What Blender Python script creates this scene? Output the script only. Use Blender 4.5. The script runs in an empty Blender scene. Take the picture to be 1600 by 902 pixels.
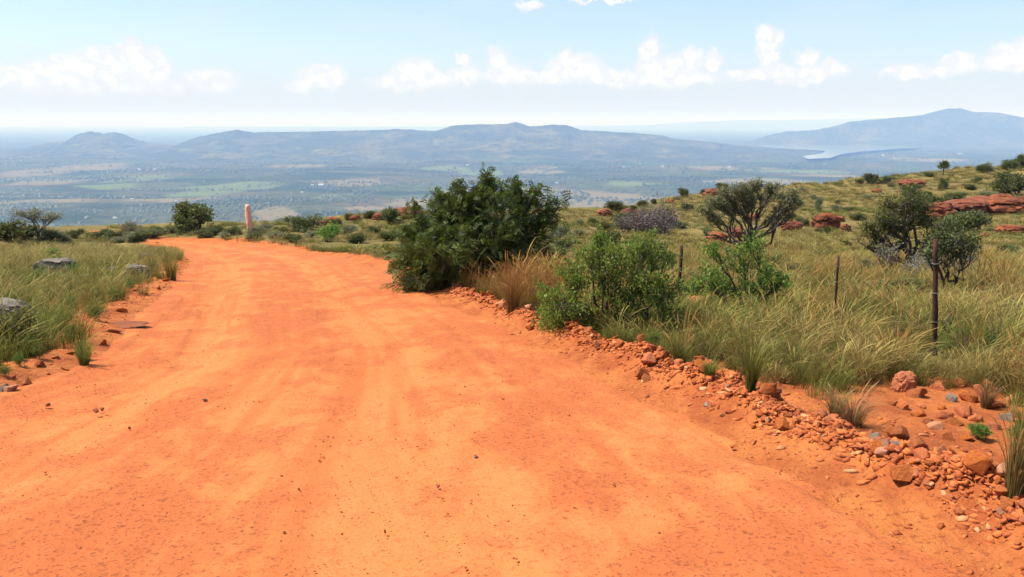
import bpy, bmesh, math, random
import numpy as np
from mathutils import Vector, Matrix
R = math.radians
rng = np.random.default_rng(11)
random.seed(11)
scene = bpy.context.scene
COL = scene.collection

# ------------------------------------------------------------------ camera
F_PX, W_PX, H_PX = 1256.0, 1600.0, 902.0
PITCH = R(11.7)
EYE = 1.6
cam_d = bpy.data.cameras.new('camera')
cam_d.sensor_width = 36.0
cam_d.lens = 36.0 * F_PX / W_PX
cam_d.clip_start = 0.05
cam_d.clip_end = 300000.0
cam = bpy.data.objects.new('camera', cam_d)
COL.objects.link(cam)
cam.location = (0, 0, EYE)
cam.rotation_euler = (R(90) - PITCH, 0, 0)
scene.camera = cam

# ------------------------------------------------------------------ sun and sky
SUN = Vector((-0.62, 0.10, 1.0)).normalized()
SUN_EL = math.asin(SUN.z)
SUN_AZ = math.atan2(SUN.x, SUN.y)
sun_d = bpy.data.lights.new('sun', 'SUN')
sun_d.energy = 5.0
sun_d.angle = R(0.55)
sun_d.color = (1.0, 0.95, 0.86)
sun = bpy.data.objects.new('sun', sun_d)
COL.objects.link(sun)
sun.location = (-20, -10, 40)
sun.rotation_euler = (-SUN).to_track_quat('-Z', 'Y').to_euler()

scene.view_settings.view_transform = 'Standard'
scene.view_settings.look = 'None'
scene.view_settings.exposure = 0.9
scene.view_settings.gamma = 1.0
scene.view_settings.use_curve_mapping = False
scene.cycles.use_denoising = True
scene.cycles.max_bounces = 6
scene.cycles.diffuse_bounces = 3
scene.cycles.glossy_bounces = 2
scene.cycles.transmission_bounces = 3
scene.cycles.transparent_max_bounces = 6
scene.cycles.volume_bounces = 0
scene.cycles.sample_clamp_indirect = 6.0


class NT:
    """short hand for building node trees"""
    def __init__(s, tree):
        s.t = tree

    def n(s, kind, ins=None, **props):
        nd = s.t.nodes.new(kind)
        for k, v in props.items():
            setattr(nd, k, v)
        for k, v in (ins or {}).items():
            s.put(nd.inputs[k], v)
        return nd

    def put(s, sock, v):
        if isinstance(v, bpy.types.NodeSocket):
            s.t.links.new(v, sock)
        elif isinstance(v, bpy.types.Node):
            s.t.links.new(v.outputs[0], sock)
        else:
            if sock.type == 'RGBA' and not isinstance(v, (int, float)) and len(v) == 3:
                v = (*v, 1.0)
            sock.default_value = v

    def m(s, op, a, b=0.0, c=0.0, clamp=False):
        nd = s.n('ShaderNodeMath', {0: a, 1: b, 2: c}, operation=op)
        nd.use_clamp = clamp
        return nd.outputs[0]

    def mix(s, f, a, b, blend='MIX'):
        nd = s.t.nodes.new('ShaderNodeMix')
        nd.data_type = 'RGBA'
        nd.blend_type = blend
        s.put(nd.inputs[0], f)
        s.put(nd.inputs[6], a)
        s.put(nd.inputs[7], b)
        return nd.outputs[2]

    def ramp(s, v, lo, hi, a=0.0, b=1.0):
        nd = s.n('ShaderNodeMapRange', {0: v, 1: lo, 2: hi, 3: a, 4: b}, interpolation_type='SMOOTHSTEP')
        return nd.outputs[0]

    def noise(s, vec, scale, detail=3.0, rough=0.55, dist=0.0):
        nd = s.n('ShaderNodeTexNoise', {'Scale': scale, 'Detail': detail, 'Roughness': rough, 'Distortion': dist})
        if vec is not None:
            s.put(nd.inputs['Vector'], vec)
        return nd.outputs[0]

    def scaled(s, vec, sc):
        return s.n('ShaderNodeVectorMath', {0: vec, 1: sc}, operation='MULTIPLY').outputs[0]


world = bpy.data.worlds.new('World')
scene.world = world
world.use_nodes = True
wt = NT(world.node_tree)
world.node_tree.nodes.clear()
sky = wt.n('ShaderNodeTexSky', sky_type='NISHITA', sun_disc=False)
sky.sun_elevation = SUN_EL
sky.sun_rotation = SUN_AZ % (2 * math.pi)
sky.altitude = 1500
sky.air_density = 1.0
sky.dust_density = 2.0
sky.ozone_density = 1.6
tc = wt.n('ShaderNodeTexCoord').outputs['Generated']
sep = wt.n('ShaderNodeSeparateXYZ', {0: tc})
az = wt.m('ARCTAN2', sep.outputs[0], sep.outputs[1])
azw = wt.m('WRAP', az, 0.72, -0.72)
el = wt.m('ARCSINE', sep.outputs[2])
p0 = wt.n('ShaderNodeCombineXYZ', {0: azw, 1: el, 2: 0.0}).outputs[0]


def warp(vec, scale, amp, detail):
    nd = wt.n('ShaderNodeTexNoise', {'Vector': vec, 'Scale': scale, 'Detail': detail, 'Roughness': 0.6}, noise_dimensions='2D')
    c = wt.n('ShaderNodeVectorMath', {0: nd.outputs['Color'], 1: (0.5, 0.5, 0.5)}, operation='SUBTRACT').outputs[0]
    c = wt.n('ShaderNodeVectorMath', {0: c, 1: (amp, amp, 0.0)}, operation='MULTIPLY').outputs[0]
    return wt.n('ShaderNodeVectorMath', {0: vec, 1: c}, operation='ADD').outputs[0]


# cumulus heads along the horizon: azimuth, elevation and size in degrees * 100 taken as seen from the hill
CLOUDS = [(45, 122, 70, 26), (100, 112, 26, 26), (150, 108, 44, 30), (205, 82, 26, 22), (235, 105, 34, 26), (140, 130, 120, 26),
          (268, 142, 22, 14), (335, 128, 44, 22), (10, 128, 60, 26), (505, 122, 38, 24), (470, 135, 30, 12), (640, 128, 70, 16),
          (650, 110, 34, 22), (700, 122, 36, 16), (735, 118, 20, 24), (722, 92, 12, 10), (778, 92, 22, 20), (800, 118, 56, 18),
          (870, 122, 40, 18), (900, 104, 44, 26), (950, 120, 60, 16), (1017, 86, 18, 34), (1040, 112, 54, 30), (1075, 94, 22, 22),
          (1112, 98, 16, 18), (1020, 125, 120, 14), (1200, 62, 21, 25), (1203, 88, 15, 14), (1195, 114, 60, 12), (1262, 96, 18, 18),
          (1225, 118, 90, 12), (1302, 108, 22, 14), (1420, 112, 40, 10), (1500, 97, 30, 16), (1585, 88, 40, 24), (1480, 112, 30, 10),
          (1600, 100, 60, 14), (828, 9, 22, 9), (940, 2, 50, 4)]


def px_az_el(px, py):
    u, w = (px - 800) / F_PX, (451 - py) / F_PX
    d = Vector((u, math.cos(PITCH) + w * math.sin(PITCH), -math.sin(PITCH) + w * math.cos(PITCH))).normalized()
    return math.atan2(d.x, d.y), math.asin(d.z)


pw = warp(warp(p0, 30.0, 0.018, 1.0), 110.0, 0.014, 3.0)
field = None
for cx, cy, rx, ry in CLOUDS:
    a, e = px_az_el(cx, cy)
    d = wt.n('ShaderNodeVectorMath', {0: pw, 1: (F_PX / rx, F_PX / ry, 0), 2: (-a * F_PX / rx, -e * F_PX / ry, 0)}, operation='MULTIPLY_ADD').outputs[0]
    ln = wt.n('ShaderNodeVectorMath', {0: d}, operation='LENGTH').outputs['Value']
    field = ln if field is None else wt.m('MINIMUM', field, ln)
body = wt.m('MULTIPLY', wt.ramp(field, 1.14, 0.66), 0.95)
fade = wt.ramp(el, R(1.0), R(3.2))          # the bases are lost in the vapour above the horizon
alpha = wt.m('MULTIPLY', body, fade)
puff = wt.n('ShaderNodeTexNoise', {'Vector': p0, 'Scale': 75.0, 'Detail': 3.0}, noise_dimensions='2D').outputs[0]
soft = wt.ramp(field, 0.95, 0.3)
cl_col = wt.mix(wt.m('MULTIPLY', soft, wt.ramp(puff, 0.4, 0.62)), (5.2, 5.25, 5.35), (6.6, 6.5, 6.2))
# thin veil between the cumulus and the horizon
veil = wt.n('ShaderNodeTexNoise', {'Vector': wt.scaled(p0, (3.0, 14.0, 1.0)), 'Scale': 2.2, 'Detail': 3.0}, noise_dimensions='2D').outputs[0]
veil_a = wt.m('MULTIPLY', wt.ramp(veil, 0.4, 0.75), wt.ramp(el, R(16), R(3)))
veil_a = wt.m('MULTIPLY', veil_a, 0.3)
low = wt.m('MULTIPLY', wt.ramp(el, R(5.6), R(0.8)), 0.75)
milk = wt.mix(0.34, sky.outputs[0], (4.3, 5.3, 6.1))
sky_c = wt.mix(veil_a, milk, (4.5, 5.1, 5.8))
sky_c = wt.mix(low, sky_c, (4.1, 4.15, 4.4))
sky_c = wt.mix(alpha, sky_c, cl_col)
bg = wt.n('ShaderNodeBackground', {'Color': sky_c, 'Strength': 0.094})
world.cycles.sampling_method = 'MANUAL'
world.cycles.sample_map_resolution = 256
wo = wt.n('ShaderNodeOutputWorld', {'Surface': bg})

# ------------------------------------------------------------------ helpers
def sm(a, b, x):
    t = np.clip((x - a) / (b - a), 0, 1)
    return t * t * (3 - 2 * t)


_lat = rng.random((512, 512))


def vnoise(x, y):
    x, y = np.asarray(x, float), np.asarray(y, float)
    xi, yi = np.floor(x).astype(int), np.floor(y).astype(int)
    fx, fy = x - xi, y - yi
    fx, fy = fx * fx * (3 - 2 * fx), fy * fy * (3 - 2 * fy)
    a, b = _lat[xi % 512, yi % 512], _lat[(xi + 1) % 512, yi % 512]
    c, d = _lat[xi % 512, (yi + 1) % 512], _lat[(xi + 1) % 512, (yi + 1) % 512]
    return (a * (1 - fx) + b * fx) * (1 - fy) + (c * (1 - fx) + d * fx) * fy


def fbm(x, y, n=4, g=0.5):
    s, a, t = 0.0, 1.0, 0.0
    for i in range(n):
        s = s + a * vnoise(x * 2 ** i + 17.3 * i, y * 2 ** i + 5.7 * i)
        t += a
        a *= g
    return s / t


def slope_of(py):
    w = (451 - np.asarray(py, float)) / F_PX
    return (-math.sin(PITCH) + w * math.cos(PITCH)) / (math.cos(PITCH) + w * math.sin(PITCH))


def side_of(px, py):
    w = (451 - np.asarray(py, float)) / F_PX
    return (np.asarray(px, float) - 800) / F_PX / (math.cos(PITCH) + w * math.sin(PITCH))


# brow of the hill: where the ground is lost from sight, by direction
BROW = np.array([(-300, 392, 34), (0, 376, 42), (250, 366, 52), (450, 360, 52), (600, 344, 60), (850, 336, 66), (950, 334, 72),
                 (1100, 305, 92), (1200, 298, 100), (1300, 289, 110), (1420, 275, 120), (1500, 266, 126), (1600, 255, 132), (1800, 235, 140)], float)
BROW_S = side_of(BROW[:, 0], BROW[:, 1])
PLAIN_Z = -350.0


def base_h(x, y):
    x, y = np.asarray(x, float), np.asarray(y, float)
    plane = -0.12 * (np.sqrt((np.maximum(y, -20) - 3) ** 2 + 2.0) + (y - 3)) / 2
    s = x / np.maximum(y, 10)
    D = np.interp(s, BROW_S, BROW[:, 2])
    ze = EYE + D * slope_of(np.interp(s, BROW_S, BROW[:, 1]))
    y1 = np.minimum(0.42 * D, 40)
    t = np.clip((y - y1) / (D - y1), 0, 1)
    z0 = -0.12 * (y1 - 3)
    g0 = -0.12 * (D - y1)
    g1 = 0.015 * (D - y1)
    her = (2 * t**3 - 3 * t**2 + 1) * z0 + (t**3 - 2 * t**2 + t) * g0 + (-2 * t**3 + 3 * t**2) * ze + (t**3 - t**2) * g1
    z = np.where(y < y1, plane, her)
    e = np.maximum(y - D, 0)
    z = z - np.where(e < 30, 0.2 * e * e / 30, 0.4 * (e - 15))
    return np.maximum(z, PLAIN_Z - 20)


def ground_pt(px, py, f=base_h):
    """the spot on the hillside that shows at this place in the picture"""
    s, k = float(side_of(px, py)), float(slope_of(py))
    ys = np.concatenate([np.linspace(1.5, 30, 600), np.linspace(30, 160, 900)])
    hit = np.nonzero(EYE + k * ys <= f(s * ys, ys))[0]
    y = ys[hit[0]] if len(hit) else float(np.interp(s, BROW_S, BROW[:, 2]))
    return s * y, y


LEFT_PX = [(0, 604), (70, 585), (130, 560), (170, 530), (200, 495), (245, 462), (278, 430), (292, 408), (282, 392), (255, 383), (232, 378)]
RIGHT_PX = [(1600, 885), (1420, 800), (1250, 724), (1140, 670), (1060, 632), (960, 585), (860, 540), (770, 500), (700, 470), (650, 440),
            (590, 413), (520, 398), (440, 386), (360, 379), (290, 375)]
LEFT = [(-4.6, -14), (-4.4, -4), (-4.2, 2), (-3.95, 4.4)] + [ground_pt(*p) for p in LEFT_PX]
RIGHT = [(0.5, -14), (0.9, -4), (1.3, 0.6)] + [ground_pt(*p) for p in RIGHT_PX]
LEFT += [(LEFT[-1][0] - 1.5, LEFT[-1][1] + 1.2), (LEFT[-1][0] - 3.0, LEFT[-1][1] + 2.4)]
RIGHT += [(RIGHT[-1][0] - 3.0, RIGHT[-1][1] + 0.8), (RIGHT[-1][0] - 6.0, RIGHT[-1][1] + 1.6)]


def resample(pts, n, expo=True):
    p = np.array(pts, float)
    # chaikin rounding
    for _ in range(2):
        q = 0.75 * p[:-1] + 0.25 * p[1:]
        r = 0.25 * p[:-1] + 0.75 * p[1:]
        mid = np.empty((2 * len(q), 2))
        mid[0::2], mid[1::2] = q, r
        p = np.vstack([p[:1], mid, p[-1:]])
    d = np.concatenate([[0], np.cumsum(np.hypot(*np.diff(p, axis=0).T))])
    t = np.linspace(0, d[-1], n)
    return np.stack([np.interp(t, d, p[:, 0]), np.interp(t, d, p[:, 1])], 1)


L_S, R_S = resample(LEFT, 90), resample(RIGHT, 90)
ROAD_POLY = np.vstack([L_S, R_S[::-1]])


def poly_sd(x, y, poly):
    """signed distance to a polygon, negative inside"""
    x, y = np.asarray(x, float).ravel(), np.asarray(y, float).ravel()
    best = np.full(x.shape, 1e9)
    inside = np.zeros(x.shape, bool)
    n = len(poly)
    for i in range(n):
        ax, ay = poly[i]
        bx, by = poly[(i + 1) % n]
        dx, dy = bx - ax, by - ay
        t = np.clip(((x - ax) * dx + (y - ay) * dy) / (dx * dx + dy * dy + 1e-12), 0, 1)
        best = np.minimum(best, (x - ax - t * dx) ** 2 + (y - ay - t * dy) ** 2)
        if ay != by:
            c = ((ay > y) != (by > y)) & (x < (bx - ax) * (y - ay) / (by - ay) + ax)
            inside ^= c
    d = np.sqrt(best)
    return np.where(inside, -d, d)


def line_dist(x, y, line):
    x, y = np.asarray(x, float).ravel(), np.asarray(y, float).ravel()
    best = np.full(x.shape, 1e9)
    for (ax, ay), (bx, by) in zip(line[:-1], line[1:]):
        dx, dy = bx - ax, by - ay
        t = np.clip(((x - ax) * dx + (y - ay) * dy) / (dx * dx + dy * dy + 1e-12), 0, 1)
        best = np.minimum(best, (x - ax - t * dx) ** 2 + (y - ay - t * dy) ** 2)
    return np.sqrt(best)


def height(x, y, sd=None):
    """the ground with its bumps, the ridge of graded earth along the road and the bed of the road"""
    shp = np.shape(x)
    x, y = np.asarray(x, float).ravel(), np.asarray(y, float).ravel()
    if sd is None:
        sd = poly_sd(x, y, ROAD_POLY)
    z = base_h(x, y)
    out = sm(0.0, 1.5, sd)
    amp = np.clip(y / 40, 0.25, 3)
    z = z + out * amp * ((fbm(x * 0.16, y * 0.16, 3) - 0.5) * 0.5 + (fbm(x * 0.9 + 40, y * 0.9, 3) - 0.5) * 0.14)
    z = z + sm(0.0, 0.25, sd) * (fbm(x * 5, y * 5, 3) - 0.5) * 0.07
    right = sm(-1.0, 0.5, x - np.interp(y, R_S[:60, 1], R_S[:60, 0]) + 0.8)
    lump = fbm(x * 2.3 + 9, y * 2.3, 3)
    berm = np.exp(-((sd - 0.33) / 0.2) ** 2) * (0.07 + 0.16 * lump) * right * np.clip(1.25 - y / 30, 0, 1)
    berm = berm * (0.6 + 0.8 * fbm(x * 8, y * 8, 2))
    z = z + berm
    z = z + np.exp(-((sd - 0.3) / 0.3) ** 2) * (1 - right) * 0.10 * fbm(x * 3, y * 3, 3)
    z = z - 0.06 * sm(0.02, -0.45, sd)
    return z.reshape(shp)


def mesh_np(name, V, F, attrs=None, smooth=False):
    V = np.ascontiguousarray(V, np.float32)
    F = np.ascontiguousarray(F, np.int32)
    me = bpy.data.meshes.new(name)
    me.vertices.add(len(V))
    me.vertices.foreach_set('co', V.ravel())
    k = F.shape[1]
    me.loops.add(F.size)
    me.loops.foreach_set('vertex_index', F.ravel())
    me.polygons.add(len(F))
    me.polygons.foreach_set('loop_start', np.arange(0, F.size, k, dtype=np.int32))
    for key, val in (attrs or {}).items():
        a = me.attributes.new(key, 'FLOAT', 'POINT')
        a.data.foreach_set('value', np.ascontiguousarray(val, np.float32))
    me.update(calc_edges=True)
    me.validate()
    if smooth:
        me.polygons.foreach_set('use_smooth', np.ones(len(F), bool))
    return me


def grid_faces(nr, nc):
    i = np.arange(nr - 1)[:, None] * nc + np.arange(nc - 1)[None, :]
    i = i.ravel()
    return np.stack([i, i + 1, i + nc + 1, i + nc], 1)


def link(name, data, mat=None, parent=None):
    o = bpy.data.objects.new(name, data)
    COL.objects.link(o)
    if mat is not None and data is not None and not data.materials:
        data.materials.append(mat)
    if parent is not None:
        o.parent = parent
    return o


def tag(o, label=None, cat=None, group=None, kind=None):
    if label:
        o['label'] = label
    if cat:
        o['category'] = cat
    if group:
        o['group'] = group
    if kind:
        o['kind'] = kind
    return o


def empty(name, loc, rz=0.0, sc=1.0):
    o = bpy.data.objects.new(name, None)
    COL.objects.link(o)
    o.empty_display_size = 0.1
    o.location = loc
    o.rotation_euler = (0, 0, rz)
    o.scale = (sc, sc, sc) if isinstance(sc, (int, float)) else sc
    return o


def material(name):
    m = bpy.data.materials.new(name)
    m.use_nodes = True
    m.node_tree.nodes.clear()
    t = NT(m.node_tree)
    out = t.n('ShaderNodeOutputMaterial')
    return m, t, out


# ------------------------------------------------------------------ materials
def soil_colours(t, pos):
    """red laterite: pale dust, darker crust, fine grit"""
    big = t.noise(t.scaled(pos, (1.0, 0.42, 1.0)), 0.75, 4.0, 0.6, 0.4)
    mid = t.noise(t.scaled(pos, (1.5, 0.8, 1.0)), 1.9, 6.0, 0.66, 0.3)
    fine = t.noise(pos, 26.0, 5.0, 0.75)
    grit = t.noise(pos, 120.0, 2.0, 0.6)
    return big, mid, fine, grit


def mat_road():
    m, t, out = material('red_dirt_road')
    pos = t.n('ShaderNodeNewGeometry').outputs['Position']
    big, mid, fine, grit = soil_colours(t, pos)
    at = t.n('ShaderNodeAttribute', attribute_name='across').outputs['Fac']
    wear = t.n('ShaderNodeAttribute', attribute_name='grit').outputs['Fac']
    patch = t.m('ADD', t.m('MULTIPLY', big, 0.4), t.m('MULTIPLY', mid, 0.75))
    patch = t.m('ADD', patch, t.m('MULTIPLY', wear, 0.22))
    k = t.ramp(patch, 0.54, 0.74)
    trk = t.noise(t.n('ShaderNodeCombineXYZ', {0: t.m('MULTIPLY', at, 22.0), 1: t.m('MULTIPLY', t.n('ShaderNodeSeparateXYZ', {0: pos}).outputs[1], 0.22), 2: 0.0}).outputs[0], 1.0, 3.0, 0.6)
    base = t.mix(k, (0.465, 0.150, 0.046), (0.36, 0.100, 0.033))
    base = t.mix(t.m('MULTIPLY', t.ramp(trk, 0.47, 0.66), 0.6), base, (0.345, 0.092, 0.028))
    # loose grit lies thicker on the crusted patches
    sp = t.ramp(fine, 0.52, 0.68)
    sp = t.m('MULTIPLY', sp, t.m('ADD', 0.25, t.m('MULTIPLY', k, 0.65)))
    base = t.mix(sp, base, (0.17, 0.042, 0.016))
    gp = t.m('MULTIPLY', t.ramp(grit, 0.6, 0.75), t.m('ADD', 0.15, t.m('MULTIPLY', k, 0.5)))
    base = t.mix(gp, base, (0.19, 0.05, 0.018))
    pale = t.m('MULTIPLY', t.ramp(t.noise(pos, 75.0, 3.0, 0.6), 0.64, 0.74), 0.45)
    base = t.mix(pale, base, (0.55, 0.26, 0.10))
    s1 = t.m('MULTIPLY', t.ramp(t.noise(pos, 52.0, 2.0, 0.6), 0.57, 0.66), t.m('ADD', 0.28, t.m('MULTIPLY', k, 0.62)))
    base = t.mix(s1, base, (0.21, 0.055, 0.02))
    s2 = t.m('MULTIPLY', t.ramp(t.noise(t.scaled(pos, (1.0, 1.3, 1.0)), 11.0, 5.0, 0.7), 0.53, 0.68), t.m('ADD', 0.22, t.m('MULTIPLY', k, 0.45)))
    base = t.mix(s2, base, (0.31, 0.083, 0.026))
    stain = t.ramp(t.noise(t.scaled(pos, (1, 0.6, 1)), 2.7, 4.0, 0.55, 0.8), 0.62, 0.75)
    base = t.mix(t.m('MULTIPLY', stain, 0.25), base, (0.40, 0.085, 0.016))
    b = t.m('ADD', t.m('MULTIPLY', fine, 0.7), t.m('MULTIPLY', mid, 0.5))
    bmp = t.n('ShaderNodeBump', {'Height': b, 'Strength': 0.45, 'Distance': 0.03})
    bs = t.n('ShaderNodeBsdfPrincipled', {'Base Color': base, 'Roughness': 0.95, 'Normal': bmp})
    bs.inputs['Specular IOR Level'].default_value = 0.1
    t.put(out.inputs[0], bs)
    return m


def mat_ground():
    m, t, out = material('hillside_soil')
    pos = t.n('ShaderNodeNewGeometry').outputs['Position']
    big, mid, fine, grit = soil_colours(t, pos)
    soil = t.n('ShaderNodeAttribute', attribute_name='soil').outputs['Fac']
    red = t.mix(t.ramp(mid, 0.35, 0.7), (0.43, 0.14, 0.04), (0.28, 0.07, 0.023))
    red = t.mix(t.ramp(fine, 0.5, 0.7), red, (0.20, 0.05, 0.019))
    straw = t.mix(t.ramp(t.noise(pos, 0.32, 4.0, 0.6), 0.38, 0.66), (0.19, 0.135, 0.045), (0.105, 0.09, 0.028))
    straw = t.mix(t.ramp(t.noise(t.scaled(pos, (1, 1, 0.4)), 4.5, 4.0, 0.65), 0.45, 0.75), straw, (0.07, 0.055, 0.02))
    straw = t.mix(t.ramp(t.noise(pos, 0.9, 3.0, 0.6), 0.66, 0.74), straw, (0.24, 0.085, 0.032))
    k = t.m('ADD', soil, t.m('MULTIPLY', t.m('SUBTRACT', mid, 0.5), 0.9))
    k = t.ramp(k, 0.3, 0.62)
    base = t.mix(k, straw, red)
    b = t.m('ADD', fine, t.m('MULTIPLY', mid, 1.5))
    bmp = t.n('ShaderNodeBump', {'Height': b, 'Strength': 0.7, 'Distance': 0.05})
    bs = t.n('ShaderNodeBsdfPrincipled', {'Base Color': base, 'Roughness': 0.95, 'Normal': bmp})
    bs.inputs['Specular IOR Level'].default_value = 0.1
    t.put(out.inputs[0], bs)
    return m


def mat_plain():
    m, t, out = material('valley_farmland')
    pos = t.n('ShaderNodeNewGeometry').outputs['Position']
    p = t.scaled(pos, (0.001, 0.001, 0.0))
    wob = t.n('ShaderNodeTexNoise', {'Vector': p, 'Scale': 1.1, 'Detail': 3.0})
    pw_ = t.n('ShaderNodeVectorMath', {0: t.scaled(wob.outputs['Color'], (0.6, 0.6, 0)), 1: p}, operation='ADD').outputs[0]
    v = t.n('ShaderNodeTexVoronoi', {'Vector': pw_, 'Scale': 2.6, 'Randomness': 0.9})
    cell = t.n('ShaderNodeSeparateColor', {0: v.outputs['Color']})
    c = t.mix(t.ramp(cell.outputs[0], 0.2, 0.5), (0.05, 0.062, 0.026), (0.085, 0.09, 0.036))
    c = t.mix(t.ramp(cell.outputs[1], 0.70, 0.76), c, (0.105, 0.088, 0.044))
    c = t.mix(t.ramp(cell.outputs[2], 0.80, 0.84), c, (0.075, 0.095, 0.034))
    wood = t.noise(t.scaled(p, (0.7, 1.4, 0)), 1.6, 6.0, 0.62)
    c = t.mix(t.ramp(wood, 0.46, 0.58), c, (0.03, 0.046, 0.022))
    scrub = t.noise(t.scaled(p, (0.8, 1.5, 1.0)), 22.0, 5.0, 0.75)
    c = t.mix(t.m('MULTIPLY', t.ramp(scrub, 0.48, 0.58), 0.85), c, (0.022, 0.034, 0.016))
    dry = t.n('ShaderNodeAttribute', attribute_name='dry').outputs['Fac']
    lush = t.n('ShaderNodeAttribute', attribute_name='lush').outputs['Fac']
    spot = t.ramp(t.noise(p, 40.0, 3.0, 0.7), 0.62, 0.5)
    c = t.mix(t.m('MULTIPLY', lush, t.m('ADD', 0.5, t.m('MULTIPLY', spot, 0.5))), c, (0.105, 0.135, 0.048))
    c = t.mix(t.m('MULTIPLY', dry, t.m('ADD', 0.45, t.m('MULTIPLY', spot, 0.5))), c, (0.16, 0.132, 0.068))
    bs = t.n('ShaderNodeBsdfPrincipled', {'Base Color': c, 'Roughness': 1.0})
    bs.inputs['Specular IOR Level'].default_value = 0.0
    t.put(out.inputs[0], bs)
    return m


def mat_hill():
    m, t, out = material('wooded_hill')
    pos = t.n('ShaderNodeNewGeometry').outputs['Position']
    p = t.scaled(pos, (0.001, 0.001, 0.001))
    c = t.mix(t.ramp(t.noise(p, 2.2, 6.0, 0.65), 0.42, 0.66), (0.05, 0.06, 0.028), (0.13, 0.12, 0.05))
    c = t.mix(t.m('MULTIPLY', t.ramp(t.noise(p, 14.0, 6.0, 0.75), 0.45, 0.58), 0.85), c, (0.020, 0.030, 0.016))
    bs = t.n('ShaderNodeBsdfPrincipled', {'Base Color': c, 'Roughness': 1.0})
    bs.inputs['Specular IOR Level'].default_value = 0.0
    t.put(out.inputs[0], bs)
    return m


def mat_water():
    m, t, out = material('lake_water')
    pos = t.n('ShaderNodeNewGeometry').outputs['Position']
    b = t.n('ShaderNodeBump', {'Height': t.noise(pos, 0.02, 3.0), 'Strength': 0.03, 'Distance': 1.0})
    bs = t.n('ShaderNodeBsdfPrincipled', {'Base Color': (0.10, 0.14, 0.16), 'Roughness': 0.12, 'IOR': 1.33, 'Normal': b})
    t.put(out.inputs[0], bs)
    return m


def mat_leaf(name, dark, light, trans=0.3, var=0.25, gloss=0.25, hue_random=True):
    m, t, out = material(name)
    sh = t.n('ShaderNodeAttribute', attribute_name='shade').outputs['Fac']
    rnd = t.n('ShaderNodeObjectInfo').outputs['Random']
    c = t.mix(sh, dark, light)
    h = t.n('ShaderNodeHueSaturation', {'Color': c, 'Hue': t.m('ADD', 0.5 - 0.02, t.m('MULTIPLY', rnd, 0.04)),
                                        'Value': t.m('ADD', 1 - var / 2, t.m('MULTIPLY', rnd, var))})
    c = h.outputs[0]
    df = t.n('ShaderNodeBsdfPrincipled', {'Base Color': c, 'Roughness': 0.55})
    df.inputs['Specular IOR Level'].default_value = gloss
    tr = t.n('ShaderNodeBsdfTranslucent', {'Color': t.mix(0.5, c, (c if False else light))})
    mx = t.n('ShaderNodeMixShader', {0: trans, 1: df, 2: tr})
    t.put(out.inputs[0], mx)
    return m


def mat_bark(name, a, b):
    m, t, out = material(name)
    pos = t.n('ShaderNodeTexCoord').outputs['Object']
    nz = t.noise(t.scaled(pos, (1, 1, 0.35)), 22.0, 4.0, 0.65)
    c = t.mix(t.ramp(nz, 0.35, 0.65), a, b)
    bmp = t.n('ShaderNodeBump', {'Height': nz, 'Strength': 0.6, 'Distance': 0.02})
    bs = t.n('ShaderNodeBsdfPrincipled', {'Base Color': c, 'Roughness': 0.9, 'Normal': bmp})
    bs.inputs['Specular IOR Level'].default_value = 0.15
    t.put(out.inputs[0], bs)
    return m


def mat_rock(name, cols, scale=8.0, strata=0.0):
    m, t, out = material(name)
    pos = t.n('ShaderNodeTexCoord').outputs['Object']
    rnd = t.n('ShaderNodeObjectInfo').outputs['Random']
    off = t.n('ShaderNodeVectorMath', {0: pos, 1: t.n('ShaderNodeCombineXYZ', {0: t.m('MULTIPLY', rnd, 37.0), 1: t.m('MULTIPLY', rnd, 11.0), 2: 0.0})}, operation='ADD').outputs[0]
    n1 = t.noise(off, scale, 5.0, 0.65)
    n2 = t.noise(off, scale * 6, 4.0, 0.7)
    c = t.mix(t.ramp(n1, 0.3, 0.7), cols[0], cols[1])
    c = t.mix(t.m('MULTIPLY', t.ramp(n2, 0.5, 0.7), 0.55), c, cols[2])
    if strata:
        wv = t.noise(t.scaled(off, (0.25, 0.25, 4.0)), scale, 3.0, 0.6)
        c = t.mix(t.m('MULTIPLY', t.ramp(wv, 0.45, 0.65), strata), c, cols[2])
        n2 = t.m('ADD', n2, wv)
    c = t.n('ShaderNodeHueSaturation', {'Color': c, 'Hue': t.m('ADD', 0.4975, t.m('MULTIPLY', rnd, 0.006)), 'Saturation': t.m('ADD', 0.97, t.m('MULTIPLY', rnd, 0.1)),
                                        'Value': t.m('ADD', 0.75, t.m('MULTIPLY', t.n('ShaderNodeTexWhiteNoise', {1: rnd}, noise_dimensions='1D').outputs[0], 0.5))}).outputs[0]
    bmp = t.n('ShaderNodeBump', {'Height': t.m('ADD', n1, t.m('MULTIPLY', n2, 0.5)), 'Strength': 0.7, 'Distance': 0.03})
    bs = t.n('ShaderNodeBsdfPrincipled', {'Base Color': c, 'Roughness': 0.9, 'Normal': bmp})
    bs.inputs['Specular IOR Level'].default_value = 0.15
    t.put(out.inputs[0], bs)
    return m


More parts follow.
